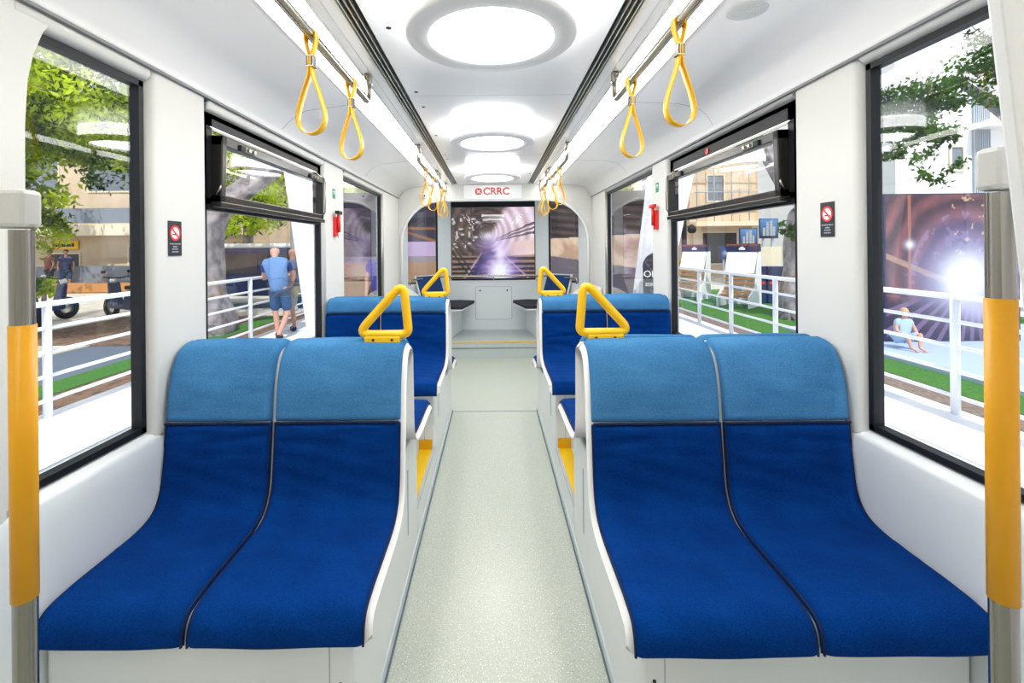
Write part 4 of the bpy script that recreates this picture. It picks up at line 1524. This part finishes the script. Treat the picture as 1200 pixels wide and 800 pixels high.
board('tunnel_side_board', 1.08, 8.75, .45, 1.85, 1.95, 130, 140, rightwing, 'brown striped and beige picture board seen through the right corner window', 'board', -14)

# ---------------- white tent drapes
for s, side in ((-1, 'left'), (1, 'right')):
    m = MB()
    N = 24; H = 20
    v = []
    yb = 5.7
    for j in range(H + 1):
        z = G + (3.3 - G) * j / H
        if s < 0:
            xo = -(578 - (359 - 27 * ((z - .39) / 2.0))) / 545 * yb
            xi = -(578 - (402 - 9 * ((z - .8) / .5) * .5)) / 545 * yb
        else:
            xi = ((743 + 17 * ((z - .85) / 1.33)) - 578) / 545 * yb
            xo = ((796 + 21 * ((z - 1.4) / .97)) - 578) / 545 * yb
        for i in range(N + 1):
            u = i / N
            v.append((xi + (xo - xi) * u, yb + .035 * math.sin(u * 19 + z * .5) * (1 - .2 * z / 3) + .02 * math.sin(u * 41), z))
    f_ = []
    for j in range(H):
        for i in range(N):
            f_.append((j * (N + 1) + i, j * (N + 1) + i + 1, (j + 1) * (N + 1) + i + 1, (j + 1) * (N + 1) + i))
    m.add(v, f_, True)
    o = m.build('tent_drape', M['drape'], None, fix=False)
    sd = o.modifiers.new('t', 'SOLIDIFY'); sd.thickness = .012
    tag(o, 'white tapering cloth drape hanging outside the %s windows' % side, 'drape', 'white cloth drapes outside')
# black rounded sign in front of the right drape
bs = empty('round_sign', (1.885, 5.45, G), label='black rounded sign with white lettering outside the far right window', cat='sign')
m = MB()
m.prism([(.24, 0), (-.13, 0)] + [(-.13, 1.25)] + arc(.03, 1.42, .165, 190, 90, 10) + [(.24, 1.585)], -.01, .012, 'y')
m.build('board', M['signblack'], bs, .003)
text_mesh('lettering', 'OH', .11, M['white'], bs, Matrix.Translation((-.045, -.012, 1.33)) @ Matrix.Rotation(R(90), 4, 'X'))
text_mesh('lettering', 'ZONE', .05, M['white'], bs, Matrix.Translation((-.045, -.012, 1.21)) @ Matrix.Rotation(R(90), 4, 'X'))

# ---------------- buildings
def building(name, x0, x1, y, h, depth, wallm, wins, label, extra=None):
    r = empty(name, ((x0 + x1) / 2, y, G), label=label, cat='building')
    cx = (x0 + x1) / 2
    m = MB(); m.box(x0 - cx, x1 - cx, 0, depth, -.1, h); m.build('wall', wallm, r)
    for (a, b, z0, z1, mm) in wins:
        q = MB()
        t = .07
        q.box(a - cx - t, a - cx, -.05, .06, z0 - t, z1 + t); q.box(b - cx, b - cx + t, -.05, .06, z0 - t, z1 + t)
        q.box(a - cx, b - cx, -.05, .06, z1, z1 + t); q.box(a - cx, b - cx, -.05, .06, z0 - t, z0)
        fo = q.build('window', M['cream'], r)
        q = MB(); q.box(a - cx, b - cx, -.02, .02, z0, z1)
        n_ = max(1, int((b - a) / .9))
        q.build('window_pane', mm, fo)
    if extra: extra(r, cx)
    return r
# left cafe building, seen through the nearest window
def cafe(r, cx):
    m = MB(); m.box(-7.5, 7.4, -.9, .0, 2.43, 2.95); m.build('balcony_slab', M['cream'], r)
    m = MB()
    m.box(-7.5, 7.4, -.86, -.83, 3.0, 3.7)
    m.build('balcony_glass', M['shopglass'], r)
    m = MB(); m.box(-2.05, -.70, -.10, -.02, 1.80, 2.22, .05); sg_ = m.build('cafe_sign', M['nosing'], r)
    m = MB()
    for i in range(8):
        m.box(-1.9 + i * .13, -1.9 + i * .13 + .07 + .03 * (i % 2), -.13, -.10, 1.93, 2.07 + .04 * ((i * 3) % 2))
    m.build('sign_marks', M['signblack'], sg_)
    m = MB(); m.box(-8, 6.5, -2.4, -.0, -.05, .25); m.build('terrace_step', M['cream'], r)
    m = MB(); m.box(-6, 4.8, -2.3, -2.24, .3, 1.05); m.build('terrace_glass', M['shopglass'], r)
    m = MB(); m.box(-7, 5, -3.4, -2.6, .0, .35); m.build('planter', M['wood'], r)
building('cafe_building', -27, -11.6, 22.5, 9.5, 8, M['beige'],
         [(-21.4, -20.0, .1, 1.57, M['shade']), (-17.6, -16.9, .9, 1.9, M['shopglass']), (-24, -21, 4.6, 6.2, M['shopglass']), (-19.5, -17.5, 4.6, 6.2, M['shopglass']), (-16.6, -14.2, 4.6, 6.2, M['shopglass']), (-16.4, -13.8, .6, 2.0, M['shade'])],
         'beige cafe building with a yellow sign seen through the nearest left window', cafe)
building('apartment_building', -12.9, -3.2, 27, 9, 8, M['cream'],
         [(-12, -10.6, 1.0, 2.6, M['shade']), (-9.6, -8.0, 1.0, 2.6, M['shade']), (-7, -5, 1.0, 2.6, M['shade']), (-12, -10.4, 4.2, 5.8, M['shade']), (-9.2, -7.4, 4.2, 5.8, M['shade']), (-6.4, -4.6, 4.2, 5.8, M['shade'])],
         'cream building behind the trees beyond the men at the left railing')
def scaffold(r, cx):
    m = MB()
    for i in range(12):
        x = -5.4 + i * .95
        m.tube([(x, -.7, 3.0), (x, -.7, 9)], .03, 6)
    for z in (4.6, 6.2, 7.8):
        m.tube([(-5.5, -.7, z), (5.2, -.7, z)], .03, 6)
    m.build('scaffold_tubes', M['signgrey'], r)
    m = MB(); m.box(-5.5, 5.2, -.9, 0, 2.75, 3.0); m.build('canopy', M['cream'], r)
    m = MB()
    for i in range(4): m.box(-5.3 + i * 3.2, -4.9 + i * 3.2, -.12, 0, 0, 2.8)
    m.build('pilaster', M['cream'], r)
building('scaffolded_building', 11.0, 22.0, 26, 10, 8, M['beige'],
         [(11.7, 13.6, .7, 2.4, M['shade']), (14.6, 16.9, .6, 2.5, M['shade']), (17.8, 20, .6, 2.5, M['shade']), (12.0, 12.9, 4.2, 5.6, M['shopglass']), (15.6, 16.5, 4.6, 6.0, M['shade'])],
         'beige building under scaffolding seen through the middle right window', scaffold)
building('cream_building', 6.0, 10.9, 28, 11, 8, M['cream'],
         [(6.8, 8.0, 1, 2.8, M['shade']), (9.0, 10.2, 1, 2.8, M['shade']), (6.8, 8.0, 4.4, 6.0, M['shopglass']), (9.0, 10.2, 4.4, 6.0, M['shopglass'])],
         'pale cream building left of the scaffolding beyond the right windows')
def grille(r, cx):
    m = MB()
    for i in range(9):
        m.box(i * .055 - .42, .03 + i * .055 - .42, -.07, -.02, 2.4, 6.2)
    m.build('grille', M['signgrey'], r)
    m = MB(); m.box(-.5, 2.4, -.5, 0, 4.95, 5.1); m.build('ledge', M['white'], r)
building('white_building', 11.7, 17.0, 13.5, 9.5, 7, M['whitewall'], [(13.3, 13.62, 3.82, 4.45, M['shopglass']), (15.2, 16.2, 3.0, 4.4, M['shopglass'])],
         'white building with one small dark window above the tunnel billboard', grille)

# ---------------- things on the left
def dark_van():
    r = empty('parked_minibus', (-7.6, 14.2, G), label='dark parked minibus with white roof behind the left tree', cat='minibus')
    m = MB()
    m.prism([(-2.6, .35), (-2.6, 1.55), (-2.3, 1.72), (2.2, 1.72), (2.65, 1.1), (2.7, .35)], -.9, .9, 'y')
    m.build('body', M['navy'], r, .06)
    m = MB(); m.box(-2.4, 2.2, -.86, .86, 1.72, 1.86, .05); m.build('roof', M['white'], r)
    for i in range(4):
        m = MB(); m.box(-2.3 + i * 1.1, -1.35 + i * 1.1, -.925, -.9, 1.0, 1.55); m.build('side_window', M['shopglass'] if i == 9 else M['shade'], r)
    for x in (-1.7, 1.75):
        for y in (-.86, .86):
            m = MB(); m.lathe([(.0001, -.1), (.2, -.1), (.33, -.08), (.35, -.05), (.35, .05), (.33, .08), (.0001, .1)], (x, y, .35), 'y', 24); m.build('wheel', M['rubber'], r)
    return r
dark_van()
def scooter(x, y, rz, label, bodym):
    r = empty('motor_scooter', (x, y, G - .03), R(rz), label=label, cat='scooter', group='parked scooters')
    for q in (-.62, .62):
        w = MB()
        w.lathe([(.17, -.045), (.25, -.05), (.28, -.02), (.28, .02), (.25, .05), (.17, .045)], (q, 0, .28), 'y', 24)
        wo = w.build('wheel', M['rubber'], r)
        w = MB(); w.lathe([(.0001, -.03), (.17, -.03), (.17, .03), (.0001, .03)], (q, 0, .28), 'y', 20); w.build('rim', M['alu'], wo)
    m = MB()
    m.prism([(-.85, .55), (-.8, .75), (-.1, .72), (.02, .36), (.36, .34), (.50, .9), (.58, .92), (.52, .26), (-.3, .24), (-.5, .45)], -.14, .14, 'y')
    m.build('body', bodym, r, .03)
    m = MB(); m.box(-.75, -.05, -.13, .13, .74, .84, .03); m.build('saddle', M['rubber'], r)
    m = MB(); m.tube([(.62, 0, .28), (.52, 0, .92), (.47, 0, 1.02)], .03, 8); m.build('fork', M['alu'], r)
    m = MB(); m.tube([(.38, -.33, 1.06), (.45, -.1, 1.02), (.45, .1, 1.02), (.38, .33, 1.06)], .016, 8); m.build('handlebar', M['rubber'], r)
    m = MB(); m.ball((.56, 0, .95), .075, 12); m.build('headlamp', M['white'], r)
    for q in (-.25, .25):
        m = MB(); m.tube([(.42, q, 1.04), (.44, q * 1.2, 1.16)], .006, 6); m.box(.42, .45, q * 1.2 - .05, q * 1.2 + .05, 1.15, 1.22, .01); m.build('mirror', M['rubber'], r)
    return r
scooter(-9.2, 11.7, 160, 'parked scooter beside the tall railing in the nearest left window, right-hand one', M['bikered'])
scooter(-11.0, 11.2, 75, 'parked dark scooter half hidden behind the left steel pole', M['navy'])
bo = MB(); bo.lathe([(.09, 0), (.09, .5), (.07, .55), (.0001, .56)], (-9.7, 10.85 - 1.0, G - .03), 'z', 16)
o = bo.build('bollard', M['rubber']); tag(o, 'short black bollard on the bright pavement left of the scooter', 'bollard')
hb = empty('clipped_shrub', (-13.15, 13.6, G), label='round bright green shrub beside the cafe terrace', cat='shrub')
leaves('foliage', M['leafy'], hb, [(0, 0, .65, .42)], 1800, .05, 33)
m = MB(); m.tube([(0, 0, 0), (0, 0, 1)], .06, 8); m.build('stem', M['bark'], hb)
lp = empty('lamp_post', (-5.6, 13.0, G), label='thin grey post rising behind the dark minibus', cat='post')
m = MB(); m.tube([(0, 0, 0), (0, 0, 6)], .06, 10); m.build('pole', M['signgrey'], lp)
m = MB(); m.lathe([(.12, 0), (.12, .05), (.07, .12)], (0, 0, 0), 'z', 12); m.build('foot', M['signgrey'], lp)
# left hedge behind
hd = empty('hedge', (-9, 20, G), label='dark green hedge in front of the cream building behind the men', cat='hedge')
leaves('foliage', M['leafd'], hd, [(-3 + i * 1.0, 0, 1.0, 1.1) for i in range(8)], 9000, .1, 35)
m = MB()
for i in range(8): m.tube([(-3 + i, 0, 0), (-3 + i, 0, 1)], .05, 6)
m.build('stems', M['bark'], hd)
tree(-9.5, 18.0, [(0, 0, 0), (0, 0, 2), (.1, 0, 3.5), (.8, 0, 4.5), (-.7, 0, 4.6)], [(0, 1), (1, 2), (2, 3), (2, 4)], [.25, .2, .17, .1, .1],
     [(0, 0, 4.6, 2.0), (2.2, .5, 4.3, 1.7), (-2.2, .4, 4.2, 1.7), (4.0, .2, 3.6, 1.3), (3.2, -.5, 2.6, .9), (-.2, -1, 2.9, 1.2)], 11000, .11, M['leafy'],
     'leafy green tree farther back in front of the cream building', 15)
tree(-19.0, 17.5, [(0, 0, 0), (0, 0, 2), (.1, 0, 4), (1.2, 0, 5.2), (-1.2, 0, 5.2)], [(0, 1), (1, 2), (2, 3), (2, 4)], [.25, .2, .17, .1, .1],
     [(0, 0, 6.2, 2.4), (6.8, -.5, 6.3, 2.2), (3.4, .5, 6.0, 2.2), (-2.8, .4, 6.2, 2.2), (5.2, .2, 6.0, 1.9), (1, -1, 8.2, 2.4), (4.5, -1, 8.3, 2.4), (-4, 0, 8.2, 2.3)], 12000, .13, M['leafd'],
     'tall shady tree crown above the cafe building', 16)

# ---------------- things on the right
def lounger(x, y, rz, label):
    r = empty('display_lounger', (x, y, G - .01), R(rz), label=label, cat='display stand', group='white slatted display stands')
    # side panels
    for q in (-.42, .38):
        m = MB()
        m.prism([(-.55, 0), (.45, 0), (.45, 1.50), (.28, 1.50), (-.02, .55), (-.55, .30)], q, q + .04, 'x')
        m.build('side_panel', M['white'], r)
    m = MB()
    m.prism([(.24, 1.50), (.28, 1.50), (-.0, .92), (-.04, .92)], -.38, .38, 'x'); m.prism([(.38, .0), (.42, .0), (.42, 1.5), (.38, 1.5)], -.38, .38, 'x')
    m.build('back_panel', M['white'], r)
    for i in range(7):
        t = i / 6
        m = MB(); yy = -.04 - .10 * t - (.30 * max(0, t - .5) * 2); zz = .88 - .62 * t
        zz = .88 - .5 * min(1, t * 1.3) - .08 * t
        m.box(-.38, .38, yy - .015, yy + .02, zz - .028, zz + .028, .004); m.build('wood_slat', M['wood'], r)
    m = MB(); m.box(-.42, .42, .22, .45, 1.50, 1.72, .01); hd_ = m.build('header_band', M['navy'], r)
    m = MB(); m.box(-.42, .42, .21, .22, 1.66, 1.72); m.build('red_stripe', M['brickred'], hd_)
    m = MB(); m.box(-.08, .08, .212, .22, 1.55, 1.61); m.box(-.04, .04, .211, .22, 1.61, 1.64); m.build('white_mark', M['white'], hd_)
    return r
lounger(6.85, 12.95, -46, 'white slatted display stand with navy header, right one behind the railing')
lounger(6.35, 14.9, -46, 'white slatted display stand with navy header, left and farther one')
def towers(u, v):
    c = mix(C3(.02, .09, .32) * np.ones(u.shape + (3,)), C3(.22, .45, .80), v)
    for (a, b, h) in ((.15, .30, .55), (.35, .50, .85), (.55, .70, .95), (.74, .86, .6)):
        c = mix(c, mix(C3(.75, .75, .72) * np.ones(u.shape + (3,)), C3(.2, .25, .35), (np.sin(v * 90) > .3) * .6), ((u > a) & (u < b) & (v < h)) * 1.0)
    c = mix(c, C3(.03, .06, .12), (v < .12) * 1.0)
    return c
board('tower_poster', 8.62, 15.0, 1.66, .56, .60, 40, 50, towers, 'blue poster of tall towers standing highest, by the right tree trunk', 'poster')
board('tower_poster', 7.55, 14.2, 1.42, .50, .50, 40, 50, towers, 'blue poster of towers standing behind the right display stand header', 'poster')
board('tower_poster', 6.85, 14.0, 1.03, .30, .36, 30, 36, lambda u, v: mix(C3(.03, .10, .35) * np.ones(u.shape + (3,)), C3(.6, .65, .75), np.exp(-(((u - .5) / .3) ** 2 + ((v - .45) / .2) ** 2))),
      'small blue poster between the two white display stands', 'poster')
m = MB(); m.box(0, .72, 0, .08, .9, 1.62); m.box(.05, .1, 0, .08, -.0, .9); m.box(.6, .65, 0, .08, 0, .9)
o = m.build('cream_signboard', M['cream']); o.location = (8.45, 14.8, G); tag(o, 'blank cream signboard under the highest tower poster', 'signboard')
for (x, lb) in ((7.62, 'dark navy display box directly right of the near white stand'), (8.15, 'dark navy display box nearest the right tree trunk')):
    m = MB(); m.box(-.24, .24, -.2, .2, 0, 1.05, .015)
    o = m.build('display_box', M['navy']); o.location = (x, 13.6, G); tag(o, lb, 'display box', 'navy display boxes')
    m = MB(); m.box(-.2, .2, -.203, -.2, .55, .62); m.build('red_label', M['signred'], o)
pb = empty('flower_planter', (6.45, 16.75, G), label='planter of yellow flowers behind the left display stand', cat='planter')
m = MB(); m.box(-.6, .6, -.2, .2, 0, .95, .02); m.build('box', M['wood'], pb)
leaves('flowers', M['flower'], pb, [(-.35, 0, 1.12, .3), (0, 0, 1.14, .3), (.35, 0, 1.12, .3)], 900, .06, 51)
lp = empty('lamp_post', (6.55, 14.75 + 1.2, G), label='dark post carrying two black lamps behind the left display stand', cat='lamp post')
m = MB(); m.tube([(0, 0, 0), (0, 0, 6)], .085, 10); m.build('pole', M['rubber'], lp)
for q in (-.22, .26):
    m = MB(); m.lathe([(.0001, .18), (.13, .08), (.15, -.05), (.09, -.14), (.0001, -.15)], (q, -.02, 2.25), 'z', 14); m.tube([(0, 0, 2.3), (q, -.02, 2.38)], .02, 6); m.build('lamp_head', M['rubber'], lp)
tree(6.0, 21.0, [(0, 0, 0), (0, 0, 1.6), (.1, 0, 2.6), (.5, 0, 3.4)], [(0, 1), (1, 2), (2, 3)], [.16, .12, .1, .06], [(0, 0, 2.6, 1.0), (.8, 0, 3.6, 1.1), (-.6, 0, 3.7, 1.1)], 3500, .1, M['leafy'],
     'small green street tree behind the dark lamp post on the right', 17)

# ================================================================== PEOPLE
def figure(name, loc, rz, J, scale, label, body_m, tops, legs_m, group=None, hair=None, shoes=None, sleeve_m=None, fingers=True, shirt_sleeve=True):
    """J: joint positions (metres, standing height about 1.78): dictionary"""
    r = empty(name, loc, R(rz), label=label, cat='person', group=group)
    r.scale = (scale,) * 3
    V, E, Rd = [], [], []
    def add(p, rad, par=None):
        V.append(Vector(p)); Rd.append(rad if isinstance(rad, tuple) else (rad, rad))
        if par is not None: E.append((par, len(V) - 1))
        return len(V) - 1
    pel = add(J['pelvis'], (.10, .08))
    wai = add(J['waist'], (.10, .08), pel)
    che = add(J['chest'], (.115, .085), wai)
    nb = add(J['neck'], (.05, .05), che)
    hd = Vector(J['head']); nk = Vector(J['neck'])
    up = (hd - nk).normalized()
    fwd = Vector(J.get('look', (0, -1, 0))).normalized()
    fwd = (fwd - up * fwd.dot(up)).normalized()
    sd = up.cross(fwd)
    n1 = add(nk + up * .05, .055, nb)
    jaw = add(hd - up * .075 + fwd * .015, (.062, .068), n1)
    mid = add(hd, (.078, .092), jaw)
    crn = add(hd + up * .07 - fwd * .008, (.066, .078), mid)
    add(hd - up * .015 + fwd * .10, .013, mid)
    for s in (-1, 1):
        add(hd - up * .01 + sd * s * .082, .014, mid)
    hands = []
    for s, k in ((-1, 'l'), (1, 'r')):
        sh = add(J['sh_' + k], .05, che)
        el = add(J['el_' + k], .044, sh)
        wr = add(J['wr_' + k], .030, el)
        d = (Vector(J['wr_' + k]) - Vector(J['el_' + k])).normalized()
        side = d.cross(Vector((0, 0, 1)))
        side = side.normalized() if side.length > .1 else Vector((1, 0, 0))
        pm_ = add(Vector(J['wr_' + k]) + d * .06, (.036, .020), wr)
        if fingers:
            dn = side.cross(d).normalized()
            for f_i, (o_, l_) in enumerate(((-.026, .065), (-.009, .078), (.009, .074), (.026, .058))):
                b0 = Vector(J['wr_' + k]) + d * .085 + side * o_
                a1 = add(b0, .0095, pm_)
                a2 = add(b0 + d * l_ * .55 - dn * .008, .0085, a1)
                add(b0 + d * l_ * .9 - dn * .028, .0075, a2)
            t1 = add(Vector(J['wr_' + k]) + d * .045 + side * -.042, .010, pm_)
            add(Vector(J['wr_' + k]) + d * .085 + side * -.058, .0085, t1)
        hp = add(J['hip_' + k], .066, pel)
        kn = add(J['kn_' + k], .055, hp)
        ca = add(Vector(J['kn_' + k]) * .6 + Vector(J['an_' + k]) * .4 + Vector((0, .01, 0)), .052, kn)
        an = add(J['an_' + k], .036, ca)
        ft = Vector(J.get('toe_' + k, Vector(J['an_' + k]) + fwd * .17 + Vector((0, 0, -.06))))
        add(ft, (.040, .025), an)
    skin_mesh('body', V, E, Rd, body_m, r, 2)
    # shirt
    def grow(nm, segs, mm, par):
        VV = [Vector(p) for p, _ in segs[0]]; RR = [q for _, q in segs[0]]
        EE = [tuple(e) for e in segs[1]]
        return skin_mesh(nm, VV, EE, RR, mm, par, 2)
    sl_ = lambda k, t: Vector(J['sh_' + k]).lerp(Vector(J['el_' + k]), t)
    P = [(Vector(J['pelvis']) - Vector((0, 0, .13)), (.175, .14)), (Vector(J['pelvis']).lerp(Vector(J['waist']), .5), (.175, .14)), (J['chest'], (.20, .145)), (Vector(J['neck']) + up * .015, .078)]
    Ed = [(0, 1), (1, 2), (2, 3)]
    for k in ('l', 'r'):
        P += [(J['sh_' + k], .078), (sl_(k, .55), .068)]
        Ed += [(2, len(P) - 2), (len(P) - 2, len(P) - 1)]
    shirt = grow('shirt', (P, Ed), tops, r)
    if sleeve_m:
        for k in ('l', 'r'):
            grow('sleeve', ([(sl_(k, -.05), .083), (sl_(k, .3), .077), (sl_(k, .62), .072)], [(0, 1), (1, 2)]), sleeve_m, shirt)
    P = [(Vector(J['pelvis']) + Vector((0, 0, .09)), (.172, .138))]
    Ed = []
    for k in ('l', 'r'):
        P += [(J['hip_' + k], .110), (Vector(J['hip_' + k]).lerp(Vector(J['kn_' + k]), .55), .098), (Vector(J['hip_' + k]).lerp(Vector(J['kn_' + k]), .95), .088)]
        a = len(P) - 3
        Ed += [(0, a), (a, a + 1), (a + 1, a + 2)]
    grow('shorts', (P, Ed), legs_m, r)
    if shoes:
        for k in ('l', 'r'):
            an = Vector(J['an_' + k]); ft = Vector(J.get('toe_' + k, an + fwd * .17 + Vector((0, 0, -.06))))
            q = grow('shoe', ([(an + Vector((0, 0, .03)), .046), (an + Vector((0, 0, -.045)) - fwd * .01, .05), (ft + Vector((0, 0, .005)), (.05, .034))], [(0, 1), (1, 2)]), shoes, r)
    if hair:
        b = MB(); b.ball(hd + up * .035 - fwd * .022, .098, 16, (.88, .98, .92))
        b.build('hair', hair, r)
    return r
def stand(lean=(0, 0), **kw):
    lx, ly = lean
    J = dict(pelvis=(0, 0, .93), waist=(lx * .3, ly * .3, 1.10), chest=(lx * .7, ly * .7, 1.33), neck=(lx, ly, 1.50), head=(lx * 1.1, ly * 1.1, 1.66),
             sh_l=(-.19 + lx * .8, ly * .8, 1.43), sh_r=(.19 + lx * .8, ly * .8, 1.43), el_l=(-.25 + lx * .6, ly * .6 + .02, 1.14), el_r=(.25 + lx * .6, ly * .6 + .02, 1.14),
             wr_l=(-.24 + lx * .5, ly * .5 - .08, .90), wr_r=(.24 + lx * .5, ly * .5 - .08, .90), hip_l=(-.10, 0, .86), hip_r=(.10, 0, .86),
             kn_l=(-.11, -.02, .48), kn_r=(.11, -.02, .48), an_l=(-.11, .02, .085), an_r=(.11, .02, .085))
    J.update(kw)
    return J
# man leaning on the left railing, back to the camera (faces +y and -x)
J = stand((-.14, .10), look=(-.5, .85, 0), el_l=(-.42, .22, 1.10), wr_l=(-.40, .45, 1.17), el_r=(.10, .38, 1.15), wr_r=(-.22, .52, 1.17),
          kn_l=(-.10, .03, .48), kn_r=(.13, .02, .48), an_l=(-.06, .02, .085), an_r=(.06, -.22, .085), head=(-.17, .17, 1.64),
          toe_l=(-.09, .18, .03), toe_r=(.05, -.04, .03))
figure('person', (-4.02, 8.75, G), 0, J, 1.0, 'bald person in blue shirt and denim shorts leaning on the left railing', M['skin'], M['tee'], M['denim'], shoes=M['sock'], sleeve_m=M['teeedge'])
J = stand((0, 0), look=(-.9, -.3, 0), wr_l=(-.20, -.24, 1.02), el_l=(-.25, -.04, 1.14))
figure('person', (-4.12, 9.55, G), -65, J, .97, 'person in grey shirt and khaki shorts standing beyond the leaning man', M['tan'], M['greytee'], M['khaki'], shoes=M['sock'])
J = stand((0, 0), look=(0, -1, 0))
figure('person', (-1.96, 8.1, G), 0, J, .98, 'person in violet shirt outside the farthest left window', M['skin'], M['purple'], M['khaki'], shoes=M['sock'], hair=M['hair'])
# sitting child by the tunnel billboard
J = dict(pelvis=(0, 0, .26), waist=(0, -.03, .42), chest=(0, -.07, .60), neck=(0, -.08, .76), head=(.01, -.10, .93), look=(.4, -1, 0),
         sh_l=(-.17, -.07, .70), sh_r=(.17, -.07, .70), el_l=(-.24, -.12, .48), el_r=(.22, -.16, .48), wr_l=(-.18, -.30, .38), wr_r=(.12, -.34, .40),
         hip_l=(-.10, -.03, .24), hip_r=(.10, -.03, .24), kn_l=(-.18, -.36, .42), kn_r=(.16, -.38, .42), an_l=(-.12, -.42, .09), an_r=(.08, -.44, .09))
figure('person', (6.35, 7.25, G + .04), 0, J, .60, 'small fair haired child in pale blue squatting before the tunnel billboard', M['skin'], M['paleshirt'], M['paleshirt'], hair=M['blond'], fingers=False)
figure('person', (-20.45, 19.7, G), 20, stand(look=(0, -1, 0)), 1.0, 'distant person in white shirt by the cafe door', M['tan'], M['white'], M['denim'], hair=M['hair'], fingers=False)
figure('person', (-18.9, 19.8, G), -20, stand(look=(.3, -1, 0)), 1.0, 'distant person in dark clothes on the cafe terrace, left of two', M['tan'], M['brickred'], M['navy'], hair=M['hair'], fingers=False)
figure('person', (-18.2, 19.8, G), 40, stand(look=(-.3, -1, 0)), 1.0, 'distant person in navy clothes on the cafe terrace, right of two', M['tan'], M['navy'], M['denim'], hair=M['hair'], fingers=False)
